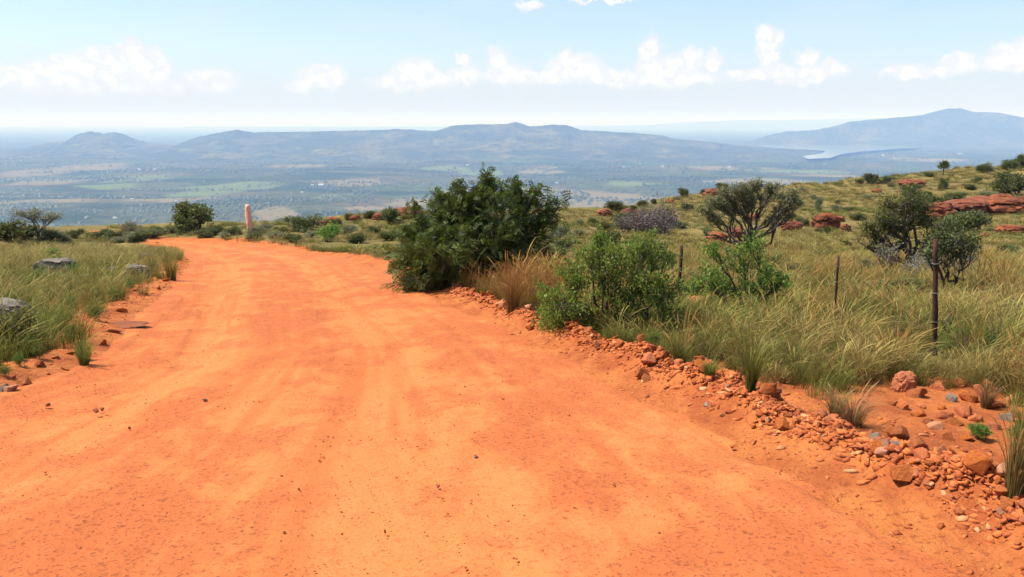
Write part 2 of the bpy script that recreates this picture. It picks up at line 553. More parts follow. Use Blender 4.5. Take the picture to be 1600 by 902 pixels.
# ------------------------------------------------------------------ the setting: ground, road, plain, hills, lake, haze
def build_ground():
    nr, nc = 560, 400
    t = np.linspace(0, 1, nr)
    y = -16 + 17 * t * 2.2
    ylog = 8.0 * (np.exp(t * 5.2) - 1) * 1.0 - 16
    y = np.where(ylog < 1300, ylog, 1300)
    y = np.interp(t, [0, 0.06, 1], [-16, 1.5, 1]) * 0 + np.concatenate([np.linspace(-16, 1.5, 24), 1.5 + 6 * (np.exp(np.linspace(0, 5.4, nr - 23)[1:]) - 1)])
    s = np.linspace(-1.5, 1.5, nc)
    s = s * (0.55 + 0.45 * (s / 1.5) ** 2)
    Y, S = np.meshgrid(y, s, indexing='ij')
    X = S * (np.maximum(Y, 0) + 10)
    sd = poly_sd(X, Y, ROAD_POLY)
    Z = height(X, Y, sd.reshape(X.shape).ravel()).reshape(X.shape)
    x, yy = X.ravel(), Y.ravel()
    soil = sm(1.5, 0.5, sd + (fbm(x * 0.9, yy * 0.9, 3) - 0.5) * 1.6)
    # a sandy strip behind the ridge of rubble
    strip = sm(0.6, 0.1, np.abs(sd - 1.05 - 0.3 * (fbm(x * 1.2, yy * 1.2, 2) - 0.5))) * sm(11, 6, yy) * (x > 0)
    soil = np.maximum(np.maximum(soil, strip), 0.75 * sm(8.5, 5.0, yy) * sm(4.0, 2.0, sd))
    V = np.stack([x, yy, Z.ravel()], 1)
    me = mesh_np('ground', V, grid_faces(nr, nc), {'soil': soil}, True)
    o = link('ground', me, mat_ground())
    tag(o, 'grassy red soil hillside sloping away on both sides of the dirt road', 'ground', kind='structure')


def build_road():
    nu, nv = 200, 760
    k = 90
    # rows bunch up near the viewer where grit and ruts show
    t = np.linspace(0, 1, nv)
    pos = np.interp(t, [0, 0.05, 0.72, 0.9, 1.0], [0, 12, 36, 58, k - 1])
    i0 = np.clip(pos.astype(int), 0, k - 2)
    f = (pos - i0)[:, None]
    A = L_S[i0] * (1 - f) + L_S[i0 + 1] * f
    B = R_S[i0] * (1 - f) + R_S[i0 + 1] * f
    dirn = (B - A) / np.linalg.norm(B - A, axis=1)[:, None]
    A, B = A - dirn * 0.45, B + dirn * 0.3
    u = np.linspace(0, 1, nu)
    P = A[:, None, :] * (1 - u)[None, :, None] + B[:, None, :] * u[None, :, None]
    x, y = P[..., 0].ravel(), P[..., 1].ravel()
    U = np.broadcast_to(u, P.shape[:2]).ravel()
    z = base_h(x, y)
    z = z + (fbm(x * 0.5, y * 0.5, 3) - 0.5) * 0.05 * sm(0, 0.15, U) * sm(1, 0.85, U)
    z = z + (fbm(x * 3.0, y * 2.2, 4) - 0.5) * 0.022
    z = z + (fbm(x * 14, y * 14, 3) - 0.5) * 0.012
    # wheel tracks, worn smooth
    tr = np.exp(-((U - 0.28) / 0.07) ** 2) + np.exp(-((U - 0.62) / 0.08) ** 2)
    z = z - 0.035 * tr - 0.012 * sm(0.5, 0.7, fbm(U * 26, y * 0.25, 2))
    # the sides run out under the verge
    edge = np.minimum(U, 1 - U) * 5.5
    wob = (fbm(x * 2.2, y * 2.2, 3) - 0.5) * 0.5
    z = z - 0.09 * sm(0.55, 0.05, edge + wob)
    wear = np.clip(1 - tr, 0, 1) * fbm(x * 0.7 + 3, y * 0.7, 3)
    V = np.stack([x, y, z], 1)
    me = mesh_np('road', V, grid_faces(nv, nu), {'across': U, 'grit': wear}, True)
    o = link('road', me, mat_road())
    tag(o, 'bright orange red dirt road curving left over the brow', 'road', kind='structure')


FIELDS = [(870, 312, 160, 22, 1), (980, 318, 130, 16, 1), (760, 300, 60, 8, 1), (425, 336, 34, 16, 1), (850, 264, 34, 5, 1), (660, 316, 60, 9, 1), (110, 264, 60, 10, 1), (40, 315, 90, 3, 1), (250, 312, 90, 4, 1), (545, 283, 60, 4, 1),
          (330, 300, 70, 6, 2), (380, 290, 70, 8, 2), (520, 306, 36, 5, 2), (755, 268, 40, 5, 2), (640, 248, 60, 6, 2), (700, 262, 40, 4, 2), (980, 285, 50, 3, 2), (215, 280, 40, 4, 2), (1130, 262, 90, 4, 1), (1450, 250, 60, 4, 1),
          (1300, 275, 60, 3, 1), (150, 290, 60, 4, 2), (580, 330, 40, 5, 1), (1250, 268, 90, 3, 2), (60, 285, 50, 4, 1), (460, 262, 50, 4, 1), (1180, 285, 100, 4, 1)]


def build_plain():
    nr, nc = 330, 520
    y = 120 * np.exp(np.linspace(0, math.log(34000 / 120), nr) ** 1.0)
    y = np.concatenate([120 * np.exp(np.linspace(0, math.log(2200 / 120), 40)), 2200 * np.exp(np.linspace(0, math.log(10500 / 2200), 231))[1:], 10500 * np.exp(np.linspace(0, math.log(72000 / 10500), 61))[1:]])
    s = np.linspace(-1, 1, nc)
    s = 0.75 * s + 0.85 * s ** 5
    Y, S = np.meshgrid(y, s, indexing='ij')
    X = S * (Y + 100)
    x, yy = X.ravel(), Y.ravel()
    Z = PLAIN_Z + (fbm(x / 1500, yy / 1500, 4) - 0.5) * 50 * sm(1000, 3000, yy) * sm(11000, 7000, yy)
    dry, lush = np.zeros(len(x)), np.zeros(len(x))
    wx = x + (fbm(x / 300, yy / 300, 3) - 0.5) * 260
    wy = yy + (fbm(x / 300 + 50, yy / 300, 3) - 0.5) * 420
    for px, py, rx, ry, kd in FIELDS:
        d0 = (PLAIN_Z - EYE) / float(slope_of(py))
        d1 = (PLAIN_Z - EYE) / float(slope_of(py - ry))
        x0 = float(side_of(px, py)) * d0
        q = np.hypot((wx - x0) / (rx / F_PX * d0), (wy - d0) / (d1 - d0))
        k = sm(1.1, 0.75, q)
        if kd == 1:
            dry = np.maximum(dry, k)
        else:
            lush = np.maximum(lush, k)
    me = mesh_np('plain', np.stack([x, yy, Z], 1), grid_faces(len(y), nc), {'dry': dry, 'lush': lush}, smooth=True)
    o = link('plain', me, mat_plain())
    tag(o, 'hazy valley plain of scrub, woods and pale fields far below', 'plain', kind='structure')


def build_hill(line, y_top, y_front, y_back, label, rough, seed):
    line = np.array(line, float)
    s_k = side_of(line[:, 0], line[:, 1])
    z_k = EYE + y_top * slope_of(line[:, 1])
    ns, ny = 420, 70
    s = np.linspace(s_k[0], s_k[-1], ns)
    top = np.interp(s, s_k, z_k)
    top = top + (fbm(s * 160 + seed, s * 0 + seed, 3) - 0.5) * rough
    y = np.concatenate([np.linspace(y_front, y_top, 45)[:-1], np.linspace(y_top, y_back, 26)])
    Y, S = np.meshgrid(y, s, indexing='ij')
    X = S * y_top + (S * (Y - y_top)) * 0.6
    t = np.where(Y < y_top, (Y - y_front) / (y_top - y_front), (y_back - Y) / (y_back - y_top))
    ends = np.ones_like(S)
    warpn = fbm(X / 900 + seed, Y / 900, 4) - 0.5
    tt = np.clip(t + warpn * 0.35 * np.sin(np.pi * np.clip(t, 0, 1)), 0, 1)
    prof = 0.25 * tt + 0.75 * tt ** 2.2
    prof = np.where(Y >= y_top, sm(0, 1, t), prof)
    Z = (PLAIN_Z - 25) + (np.broadcast_to(top, S.shape) - PLAIN_Z + 25) * prof
    Z = Z + (fbm(X / 260 + seed, Y / 260, 4) - 0.5) * 55 * np.sin(np.pi * np.clip(t, 0, 1)) * (t < 0.98)
    me = mesh_np('hills', np.stack([X.ravel(), Y.ravel(), Z.ravel()], 1), grid_faces(len(y), ns), smooth=True)
    o = link('hills', me, HILL)
    tag(o, label, 'hills', kind='structure')


build_ground()
build_road()
build_plain()
HILL = mat_hill()
build_hill([(-500, 262), (-250, 248), (0, 238), (40, 232), (70, 224), (100, 222), (120, 210), (140, 205), (160, 210), (178, 206), (200, 216), (230, 226), (270, 228), (330, 235), (400, 262)],
           9900, 7200, 12000, 'hazy blue twin-peaked hill across the valley', 14, 3)
build_hill([(190, 262), (240, 240), (280, 225), (310, 214), (340, 208), (370, 203), (395, 207), (460, 206), (530, 205), (620, 202), (680, 205), (710, 196), (750, 194), (790, 194), (806, 190),
            (830, 198), (860, 195), (885, 196), (910, 204), (980, 207), (1030, 211), (1050, 216), (1100, 221), (1180, 230.5), (1230, 233), (1272, 235.5), (1295, 240), (1312, 248), (1335, 260)],
           9600, 6900, 12000, 'long hazy blue ridge with a small knob on its crest', 12, 21)
build_hill([(1130, 240), (1180, 222), (1200, 212), (1230, 206), (1280, 203), (1330, 190), (1400, 184), (1440, 180), (1480, 170), (1500, 169), (1520, 175), (1560, 176), (1600, 184), (1700, 196), (1900, 210), (2200, 230)],
           13000, 11700, 15500, 'blue hill with a blunt peak rising behind the lake', 16, 47)
build_hill([(-700, 199), (-200, 198), (0, 199), (150, 201), (240, 200), (420, 199), (700, 198), (900, 197), (1000, 196), (1080, 191), (1150, 188), (1230, 188), (1300, 186), (1400, 184), (1600, 182), (2100, 186), (2500, 190)],
           44000, 37000, 50000, 'faint far range almost lost in the haze', 20, 71)


def build_lake():
    pts = [(1184, 228), (1230, 226), (1300, 226.5), (1370, 227.5), (1432, 228.5), (1436, 230.5), (1400, 233), (1345, 237), (1315, 241), (1296, 247), (1262, 248.5), (1254, 244),
           (1284, 240), (1290, 236), (1262, 234), (1220, 232)]
    z = PLAIN_Z + 30
    co = []
    for px, py in pts:
        k = float(slope_of(py))
        y = (z - EYE) / k
        co.append((float(side_of(px, py)) * y, y, z))
    bm = bmesh.new()
    top = [bm.verts.new(c) for c in co]
    bm.faces.new(top)
    bmesh.ops.triangulate(bm, faces=bm.faces[:])
    me = bpy.data.meshes.new('lake')
    bm.to_mesh(me)
    bm.free()
    o = link('lake', me, mat_water())
    tag(o, 'pale glinting lake in the valley below the blunt blue hill', 'lake', kind='structure')


build_lake()


def build_haze():
    bm = bmesh.new()
    bmesh.ops.create_cube(bm, size=1.0)
    me = bpy.data.meshes.new('haze')
    bm.to_mesh(me)
    bm.free()
    m, t, out = material('valley_haze')
    v = t.n('ShaderNodeVolumePrincipled', {'Color': (0.30, 0.50, 1.0), 'Density': 0.00011, 'Anisotropy': 0.0, 'Absorption Color': (1, 1, 1)})
    for key in ('Density Attribute', 'Color Attribute', 'Temperature Attribute'):
        v.inputs[key].default_value = ''
    m.cycles.homogeneous_volume = True
    t.put(out.inputs['Volume'], v)
    o = link('haze', me, m)
    z0, z1 = PLAIN_Z - 60, 330.0
    o.location = (0, 36500, (z0 + z1) / 2)
    o.scale = (260000, 74000, z1 - z0)
    tag(o, 'pale blue haze filling the valley air', 'haze', kind='stuff')


build_haze()
# ------------------------------------------------------------------ growing things: tools
def unit(v):
    return v / (np.linalg.norm(v, axis=-1, keepdims=True) + 1e-9)


def tubes(paths, sides=5):
    """paths: list of (points, radii); one tapering tube each"""
    Vs, Fs, base = [], [], 0
    for P, rad in paths:
        P = np.asarray(P, float)
        n = len(P)
        T = np.gradient(P, axis=0)
        T = unit(T)
        ref = np.where(np.abs(T[:, 2:3]) > 0.9, np.array([[1.0, 0, 0]]), np.array([[0, 0, 1.0]]))
        A = unit(np.cross(T, ref))
        B = np.cross(T, A)
        ang = np.linspace(0, 2 * np.pi, sides, endpoint=False)
        ring = P[:, None, :] + np.asarray(rad)[:, None, None] * (A[:, None, :] * np.cos(ang)[None, :, None] + B[:, None, :] * np.sin(ang)[None, :, None])
        Vs.append(ring.reshape(-1, 3))
        i = np.arange(n - 1)[:, None] * sides
        j = np.arange(sides)[None, :]
        a = base + i + j
        b = base + i + (j + 1) % sides
        Fs.append(np.stack([a, b, b + sides, a + sides], -1).reshape(-1, 4))
        base += n * sides
    return np.vstack(Vs), np.vstack(Fs)


def curve(a, b, n, wob, r, lift=0.0):
    """a crooked path from a to b"""
    t = np.linspace(0, 1, n)[:, None]
    P = a * (1 - t) + b * t
    P = P + np.sin(np.pi * t) * (r.normal(size=3) * wob + np.array([0, 0, lift]))
    P[1:-1] += r.normal(size=(n - 2, 3)) * wob * 0.35
    return P


def leaves(pos, d, nrm, ln, wd, shade, fold=0.0):
    """one four cornered leaf blade per position"""
    d, nrm = unit(d), unit(nrm)
    side = unit(np.cross(d, nrm))
    nrm = np.cross(side, d)
    ln, wd = ln[:, None], wd[:, None]
    v0 = pos
    v1 = pos + d * ln * 0.55 + side * wd * 0.5 + nrm * wd * fold
    v2 = pos + d * ln
    v3 = pos + d * ln * 0.55 - side * wd * 0.5 + nrm * wd * fold
    V = np.stack([v0, v1, v2, v3], 1).reshape(-1, 3)
    F = np.arange(len(V)).reshape(-1, 4)
    return V, F, np.repeat(shade, 4)


def sample_lobe(r, lobe, n, shell=0.55):
    c, rad = np.array(lobe[:3]), np.array(lobe[3:6])
    d = unit(r.normal(size=(n, 3)))
    k = r.random(n) ** (1 / 3.0)
    k = shell + (1 - shell) * k
    k *= 0.75 + 0.6 * r.random(n) ** 1.5
    return c + d * rad * k[:, None]


def grow(seed, lobes, stems=3, stem_r=0.03, twigs=160, leaf='small', per=30, ln=0.03, wd=0.014, base_spread=0.05, wob=0.08,
         shell=0.5, spread=0.07, up=0.5, trunk_h=0.12, dead=0, lobe_shade=None):
    """limbs from the ground to each lobe of the crown, twigs to its surface, leaves on the twigs. Gives two meshes' data."""
    r = np.random.default_rng(seed)
    paths, tips, limbs = [], [], []
    bases = [np.array([r.normal() * base_spread, r.normal() * base_spread, -0.05]) for _ in range(stems)]
    forks = []
    for b in bases:
        f = b + np.array([r.normal() * base_spread, r.normal() * base_spread, trunk_h + 0.05])
        P = curve(b, f, 4, wob * 0.15, r)
        paths.append((P, np.linspace(stem_r * 1.25, stem_r, 4)))
        forks.append(f)
    for li, lobe in enumerate(lobes):
        c = np.array(lobe[:3])
        k = int(np.argmin([np.hypot(*(f[:2] - c[:2])) + r.random() * 0.2 for f in forks]))
        P = curve(forks[k], c, 8, wob, r, lift=0.0)
        paths.append((P, np.linspace(stem_r * 0.95, stem_r * 0.28, 8)))
        limbs.append(P)
    wts = np.array([l[6] if len(l) > 6 else 1.0 for l in lobes])
    cnt = np.maximum((twigs * wts / wts.sum()).astype(int), 1)
    LP, LD, LS = [], [], []
    for li, lobe in enumerate(lobes):
        T = sample_lobe(r, lobe, cnt[li], shell)
        T[:, 2] = np.maximum(T[:, 2], 0.02)
        for e in T:
            j = r.integers(3, 8)
            a = limbs[li][j]
            L = np.linalg.norm(e - a)
            P = curve(a, e, 5, wob * 0.45, r, lift=0.06 * L)
            paths.append((P, np.linspace(stem_r * 0.24, stem_r * 0.07, 5)))
            bare = dead and r.random() < dead
            if bare:
                continue
            m = per
            t = 0.35 + 0.68 * r.random(m) ** 0.7
            i = np.clip((t * 4).astype(int), 0, 3)
            f = (t * 4 - i)[:, None]
            q = P[i] * (1 - f) + P[i + 1] * f + r.normal(size=(m, 3)) * spread * (0.5 + 0.5 * t[:, None])
            ax = unit(P[-1] - P[-2])
            LP.append(q)
            LD.append(unit(ax * 0.8 + r.normal(size=(m, 3)) * 0.6 + np.array([0, 0, up])))
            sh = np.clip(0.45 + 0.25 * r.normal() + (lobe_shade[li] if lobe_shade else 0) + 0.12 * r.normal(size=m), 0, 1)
            LS.append(sh)
    TV, TF = tubes(paths, 5)
    P, D, S = np.vstack(LP), np.vstack(LD), np.concatenate(LS)
    n = len(P)
    N = unit(r.normal(size=(n, 3)) + np.array([0, 0, 0.7]))
    if leaf == 'small':
        lnv = ln * (0.7 + 0.6 * r.random(n))
        CV, CF, CS = leaves(P, D, N, lnv, wd * lnv / ln, S, 0.12)
    else:
        # a pinnate frond: a drooping midrib with pairs of leaflets
        pairs = 8
        D = unit(D + np.array([0, 0, -0.05]))
        side = unit(np.cross(D, N))
        pos, dd, nn, ll, ss = [], [], [], [], []
        lnv = ln * (0.7 + 0.6 * r.random(n))
        for k in range(pairs):
            t = (k + 0.7) / pairs
            c = P + D * (lnv * t)[:, None] + np.array([0, 0, -1.0]) * (lnv * 0.28 * t * t)[:, None]
            for sg in (-1, 1):
                pos.append(c)
                dd.append(unit(side * sg + D * 0.45 + r.normal(size=(n, 3)) * 0.12 + np.array([0, 0, -0.15])))
                nn.append(np.cross(D, side) + r.normal(size=(n, 3)) * 0.2)
                ll.append(lnv * 0.30 * (1.1 - 0.55 * abs(t - 0.45)))
                ss.append(S)
        CV, CF, CS = leaves(np.vstack(pos), np.vstack(dd), np.vstack(nn), np.concatenate(ll), np.concatenate(ll) * 0.36, np.concatenate(ss), 0.05)
    return (TV, TF), (CV, CF, CS)


def plant_meshes(name, trunk_name, crown_name, data, bark, leafm):
    (TV, TF), (CV, CF, CS) = data
    a = mesh_np(name + '_' + trunk_name, TV, TF, smooth=True)
    a.materials.append(bark)
    b = mesh_np(name + '_' + crown_name, CV, CF, {'shade': CS})
    b.materials.append(leafm)
    return a, b


def place_plant(name, meshes, part_names, x, y, label, cat, group=None, rz=0.0, sc=1.0, sink=0.0):
    z = float(height(np.array([x]), np.array([y]))[0]) - sink
    root = empty(name, (x, y, z), rz, sc)
    tag(root, label, cat, group)
    for me, pn in zip(meshes, part_names):
        link(pn, me, None, root)
    return root


def on_ground(px, py):
    x, y = ground_pt(px, py, lambda a, b: height(a, b))
    return x, y


BARK_DARK = mat_bark('dark_bark', (0.05, 0.036, 0.026), (0.11, 0.085, 0.06))
BARK_GREY = mat_bark('grey_bark', (0.10, 0.085, 0.075), (0.22, 0.195, 0.17))
LEAF_DEEP = mat_leaf('deep_green_leaf', (0.027, 0.040, 0.008), (0.115, 0.145, 0.022), 0.28)
LEAF_FRESH = mat_leaf('fresh_green_leaf', (0.06, 0.115, 0.02), (0.21, 0.31, 0.05), 0.35)
LEAF_GREY = mat_leaf('grey_green_leaf', (0.08, 0.09, 0.042), (0.26, 0.26, 0.125), 0.34)
LEAF_DARK = mat_leaf('dark_olive_leaf', (0.036, 0.048, 0.013), (0.145, 0.155, 0.034), 0.32)
LEAF_OLIVE = mat_leaf('olive_leaf', (0.05, 0.065, 0.018), (0.14, 0.155, 0.04), 0.28)
LEAF_PURPLE = mat_leaf('faded_purple_leaf', (0.07, 0.045, 0.05), (0.17, 0.12, 0.11), 0.15)
LEAF_WEED = mat_leaf('weed_leaf', (0.06, 0.10, 0.02), (0.19, 0.25, 0.05), 0.32)
ROCK_RED = mat_rock('red_sandstone', ((0.42, 0.135, 0.05), (0.33, 0.095, 0.036), (0.20, 0.055, 0.024)), 7.0)
def mat_rubble():
    m, t, out = material('red_rubble')
    sh = t.n('ShaderNodeAttribute', attribute_name='shade').outputs['Fac']
    pos = t.n('ShaderNodeTexCoord').outputs['Object']
    nz = t.noise(pos, 40.0, 4.0, 0.7)
    c = t.mix(t.ramp(sh, 0.0, 0.9), (0.24, 0.058, 0.021), (0.45, 0.135, 0.042))
    c = t.mix(t.ramp(sh, 0.95, 0.98), c, (0.50, 0.235, 0.11))
    c = t.mix(t.m('MULTIPLY', t.ramp(nz, 0.45, 0.7), 0.5), c, (0.27, 0.07, 0.025))
    bmp = t.n('ShaderNodeBump', {'Height': nz, 'Strength': 0.6, 'Distance': 0.01})
    bs = t.n('ShaderNodeBsdfPrincipled', {'Base Color': c, 'Roughness': 0.92, 'Normal': bmp})
    bs.inputs['Specular IOR Level'].default_value = 0.1
    t.put(out.inputs[0], bs)
    return m


RUBBLE = mat_rubble()
ROCK_BOULDER = mat_rock('orange_boulder', ((0.33, 0.112, 0.045), (0.26, 0.078, 0.032), (0.17, 0.05, 0.024)), 9.0)
ROCK_PALE = mat_rock('pale_stone', ((0.50, 0.25, 0.15), (0.45, 0.19, 0.105), (0.30, 0.105, 0.055)), 9.0)
ROCK_GREY = mat_rock('grey_lichen_stone', ((0.185, 0.155, 0.13), (0.105, 0.088, 0.075), (0.05, 0.042, 0.037)), 5.0, 0.6)
ROCK_DUSTY = mat_rock('dusty_grey_stone', ((0.27, 0.20, 0.15), (0.19, 0.135, 0.10), (0.11, 0.075, 0.055)), 8.0)
ROCK_LEDGE = mat_rock('weathered_red_ledge', ((0.225, 0.076, 0.036), (0.145, 0.043, 0.022), (0.06, 0.022, 0.016)), 1.2, 0.6)

# ------------------------------------------------------------------ the big dark shrub on the bend and the fresh green ones
x, y = on_ground(735, 452)
SC = y / F_PX          # metres per photograph pixel at that distance


def lobes_px(cx, base_py, spec, sc, depth=0.7):
    """crown lobes given by their place around the stem, in pixels of the photograph, made into metres"""
    out = []
    for i, (px, py, rx, ry, w) in enumerate(spec):
        dy = ((i * 0.618) % 1.0 - 0.5) * 2 * depth * rx * sc
        out.append(((px - cx) * sc, dy, (base_py - py) * sc, rx * sc, rx * sc * 0.9, ry * sc, w))
    return out


spec = [(690, 385, 60, 45, 2.2), (640, 395, 38, 36, 1.3), (665, 425, 58, 28, 1.9), (690, 345, 45, 36, 1.3), (740, 330, 45, 42, 1.6), (790, 345, 52, 45, 2.0), (770, 300, 30, 20, 0.7), (725, 308, 20, 20, 0.4),
        (820, 318, 34, 20, 0.7), (830, 375, 40, 38, 1.4), (765, 385, 50, 42, 1.6), (865, 335, 26, 15, 0.45), (763, 279, 9, 16, 0.34), (722, 283, 6, 15, 0.22), (806, 289, 10, 12, 0.3), (842, 296, 12, 10, 0.26), (688, 303, 9, 14, 0.24), (876, 316, 12, 10, 0.2), (650, 326, 12, 14, 0.3), (700, 315, 22, 18, 0.35), (640, 360, 25, 16, 0.4), (800, 410, 42, 28, 1.0), (725, 425, 45, 25, 1.0)]
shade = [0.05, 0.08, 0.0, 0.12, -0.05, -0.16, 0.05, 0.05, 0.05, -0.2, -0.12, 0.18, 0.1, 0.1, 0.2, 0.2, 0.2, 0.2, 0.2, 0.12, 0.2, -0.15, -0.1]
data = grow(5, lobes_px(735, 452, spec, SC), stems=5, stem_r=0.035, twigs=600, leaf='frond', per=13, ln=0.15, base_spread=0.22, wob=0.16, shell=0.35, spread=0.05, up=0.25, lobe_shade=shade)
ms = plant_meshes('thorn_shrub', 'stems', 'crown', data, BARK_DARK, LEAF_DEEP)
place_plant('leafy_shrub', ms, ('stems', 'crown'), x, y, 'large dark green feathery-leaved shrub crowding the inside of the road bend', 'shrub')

x, y = on_ground(950, 530)
SC = y / F_PX
spec = [(872, 470, 44, 34, 1.5), (895, 425, 42, 32, 1.4), (950, 395, 38, 30, 1.2), (935, 368, 17, 20, 0.5), (985, 385, 32, 28, 0.9), (1005, 372, 18, 18, 0.5), (1035, 400, 30, 34, 0.9), (960, 440, 52, 38, 1.5),
        (862, 500, 36, 28, 1.2), (910, 500, 46, 30, 1.4), (975, 490, 42, 30, 1.1), (1045, 450, 32, 28, 0.8), (920, 385, 24, 24, 0.7), (1000, 430, 40, 32, 1.0), (852, 455, 24, 20, 0.5), (880, 515, 40, 18, 0.9), (990, 512, 40, 20, 0.9), (1035, 492, 32, 24, 0.7), (940, 518, 44, 16, 0.9)]
data = grow(9, lobes_px(950, 530, spec, SC, 0.8), stems=7, stem_r=0.015, twigs=640, per=30, ln=0.034, wd=0.017, base_spread=0.12, wob=0.06, shell=0.3, spread=0.024, up=0.9, trunk_h=0.08)
ms = plant_meshes('green_shrub', 'stems', 'crown', data, BARK_DARK, LEAF_FRESH)
place_plant('leafy_shrub', ms, ('stems', 'crown'), x, y, 'dense fresh green shrub on the rubble verge beside the golden grass', 'shrub')

x, y = on_ground(1160, 503)
SC = y / F_PX
spec = [(1110, 440, 22, 22, 0.8), (1150, 415, 22, 22, 0.8), (1185, 435, 24, 24, 0.8), (1115, 405, 14, 14, 0.5), (1170, 398, 14, 12, 0.5), (1205, 452, 16, 16, 0.5), (1140, 455, 24, 20, 0.6), (1090, 455, 14, 14, 0.4), (1175, 465, 24, 16, 0.4)]
data = grow(14, lobes_px(1160, 503, spec, SC * 1.22, 0.8), stems=4, stem_r=0.015, twigs=190, per=30, ln=0.034, wd=0.017, base_spread=0.06, wob=0.06, shell=0.25, spread=0.024, up=0.9, trunk_h=0.10)
ms = plant_meshes('open_green_shrub', 'stems', 'crown', data, BARK_DARK, LEAF_FRESH)
place_plant('leafy_shrub', ms, ('stems', 'crown'), x, y, 'small open fresh green shrub with bare dark branches showing near its base', 'shrub')

# ------------------------------------------------------------------ trees of the middle distance
x, y = on_ground(1163, 389)
SC = y / F_PX
spec = [(1104, 314, 17, 9, 1.0), (1126, 301, 15, 8, 1.0), (1150, 293, 16, 7, 1.0), (1178, 290, 15, 7, 1.0), (1204, 294, 15, 7, 1.0), (1226, 303, 15, 9, 1.0), (1241, 317, 10, 9, 0.7), (1094, 327, 9, 6, 0.4), (1128, 320, 13, 6, 0.6),
        (1218, 325, 12, 8, 0.5), (1160, 308, 14, 6, 0.6), (1190, 312, 12, 6, 0.5), (1110, 340, 11, 6, 0.4), (1232, 335, 9, 7, 0.35), (1146, 330, 10, 5, 0.3), (1098, 362, 9, 6, 0.12), (1205, 345, 10, 6, 0.15)]
data = grow(23, lobes_px(1163, 389, spec, SC, 1.3), stems=3, stem_r=0.075, twigs=420, per=36, ln=0.09, wd=0.04, base_spread=0.12, wob=0.27, shell=0.2, spread=0.075, up=0.5, trunk_h=0.2, dead=0.10)
ms = plant_meshes('umbrella_tree', 'trunk', 'crown', data, BARK_DARK, LEAF_GREY)
place_plant('spreading_tree', ms, ('trunk', 'crown'), x, y, 'grey green flat-topped tree with dark gnarled limbs standing on the hillside', 'tree')

x, y = on_ground(1412, 432)
SC = y / F_PX
spec = [(1358, 338, 18, 10, 1.0), (1384, 322, 18, 11, 1.1), (1408, 312, 17, 10, 1.0), (1434, 324, 17, 12, 1.0), (1343, 350, 12, 8, 0.6), (1376, 346, 18, 8, 0.8), (1410, 340, 20, 9, 1.0), (1440, 346, 14, 9, 0.6), (1368, 378, 14, 6, 0.35),
        (1466, 356, 18, 9, 0.6), (1490, 372, 14, 7, 0.3), (1445, 380, 14, 6, 0.2), (1395, 378, 14, 6, 0.25)]
data = grow(31, lobes_px(1412, 432, spec, SC, 1.2), stems=3, stem_r=0.045, twigs=370, per=42, ln=0.055, wd=0.022, base_spread=0.15, wob=0.25, shell=0.2, spread=0.07, up=0.4, trunk_h=0.3, dead=0.36)
ms = plant_meshes('dark_thorn_tree', 'trunk', 'crown', data, BARK_DARK, LEAF_DARK)
place_plant('thorn_tree', ms, ('trunk', 'crown'), x, y, 'dark olive thorn tree with a tangle of bare grey branches behind the rusty fence post', 'tree')

x, y = on_ground(1460, 448)
SC = y / F_PX
spec = [(1415, 412, 30, 20, 1), (1450, 405, 30, 22, 1), (1488, 402, 28, 22, 1), (1390, 395, 24, 22, 1), (1465, 380, 26, 18, 0.8)]
data = grow(33, lobes_px(1460, 448, spec, SC, 0.9), stems=5, stem_r=0.03, twigs=360, per=5, ln=0.05, wd=0.02, base_spread=0.25, wob=0.16, shell=0.2, spread=0.08, up=0.3, trunk_h=0.1, dead=0.75)
ms = plant_meshes('dead_thicket', 'branches', 'crown', data, BARK_GREY, LEAF_GREY)
place_plant('bare_bush', ms, ('branches', 'crown'), x, y, 'low tangle of bare grey branches at the foot of the dark thorn tree', 'bush')

x, y = on_ground(1482, 470)
SC = y / F_PX
spec = [(1455, 362, 16, 9, 1.0), (1476, 350, 16, 9, 1.0), (1498, 366, 14, 9, 0.8), (1466, 384, 15, 8, 0.7), (1492, 392, 13, 8, 0.6), (1446, 392, 11, 7, 0.4), (1512, 384, 9, 6, 0.3)]
data = grow(37, lobes_px(1482, 470, spec, SC, 1.0), stems=2, stem_r=0.02, twigs=170, per=24, ln=0.045, wd=0.019, base_spread=0.05, wob=0.14, shell=0.15, spread=0.05, up=0.4, trunk_h=0.3, dead=0.3)
ms = plant_meshes('thin_sapling', 'trunk', 'crown', data, BARK_DARK, LEAF_OLIVE)
place_plant('sapling', ms, ('trunk', 'crown'), x, y, 'thin olive sapling with a loose leafy crown right behind the rusty fence post', 'tree')

# prototypes shared by the many bushes
def round_lobes(seed, n, w, h, low=0.2):
    r = np.random.default_rng(seed)
    out = []
    for i in range(n):
        a, k = r.random() * 6.28, math.sqrt(r.random()) * 0.33
        z = low + (0.72 - low) * r.random()
        q = 0.20 + 0.12 * r.random()
        out.append((math.cos(a) * k * w, math.sin(a) * k * w, z * h, q * w, q * w, q * h * 1.0, 0.6 + r.random()))
    return out


PROTO = {}
def proto(key, seed, lobes, bark, leafm, **kw):
    PROTO[key] = plant_meshes(key, 'stems', 'crown', grow(seed, lobes, **kw), bark, leafm)


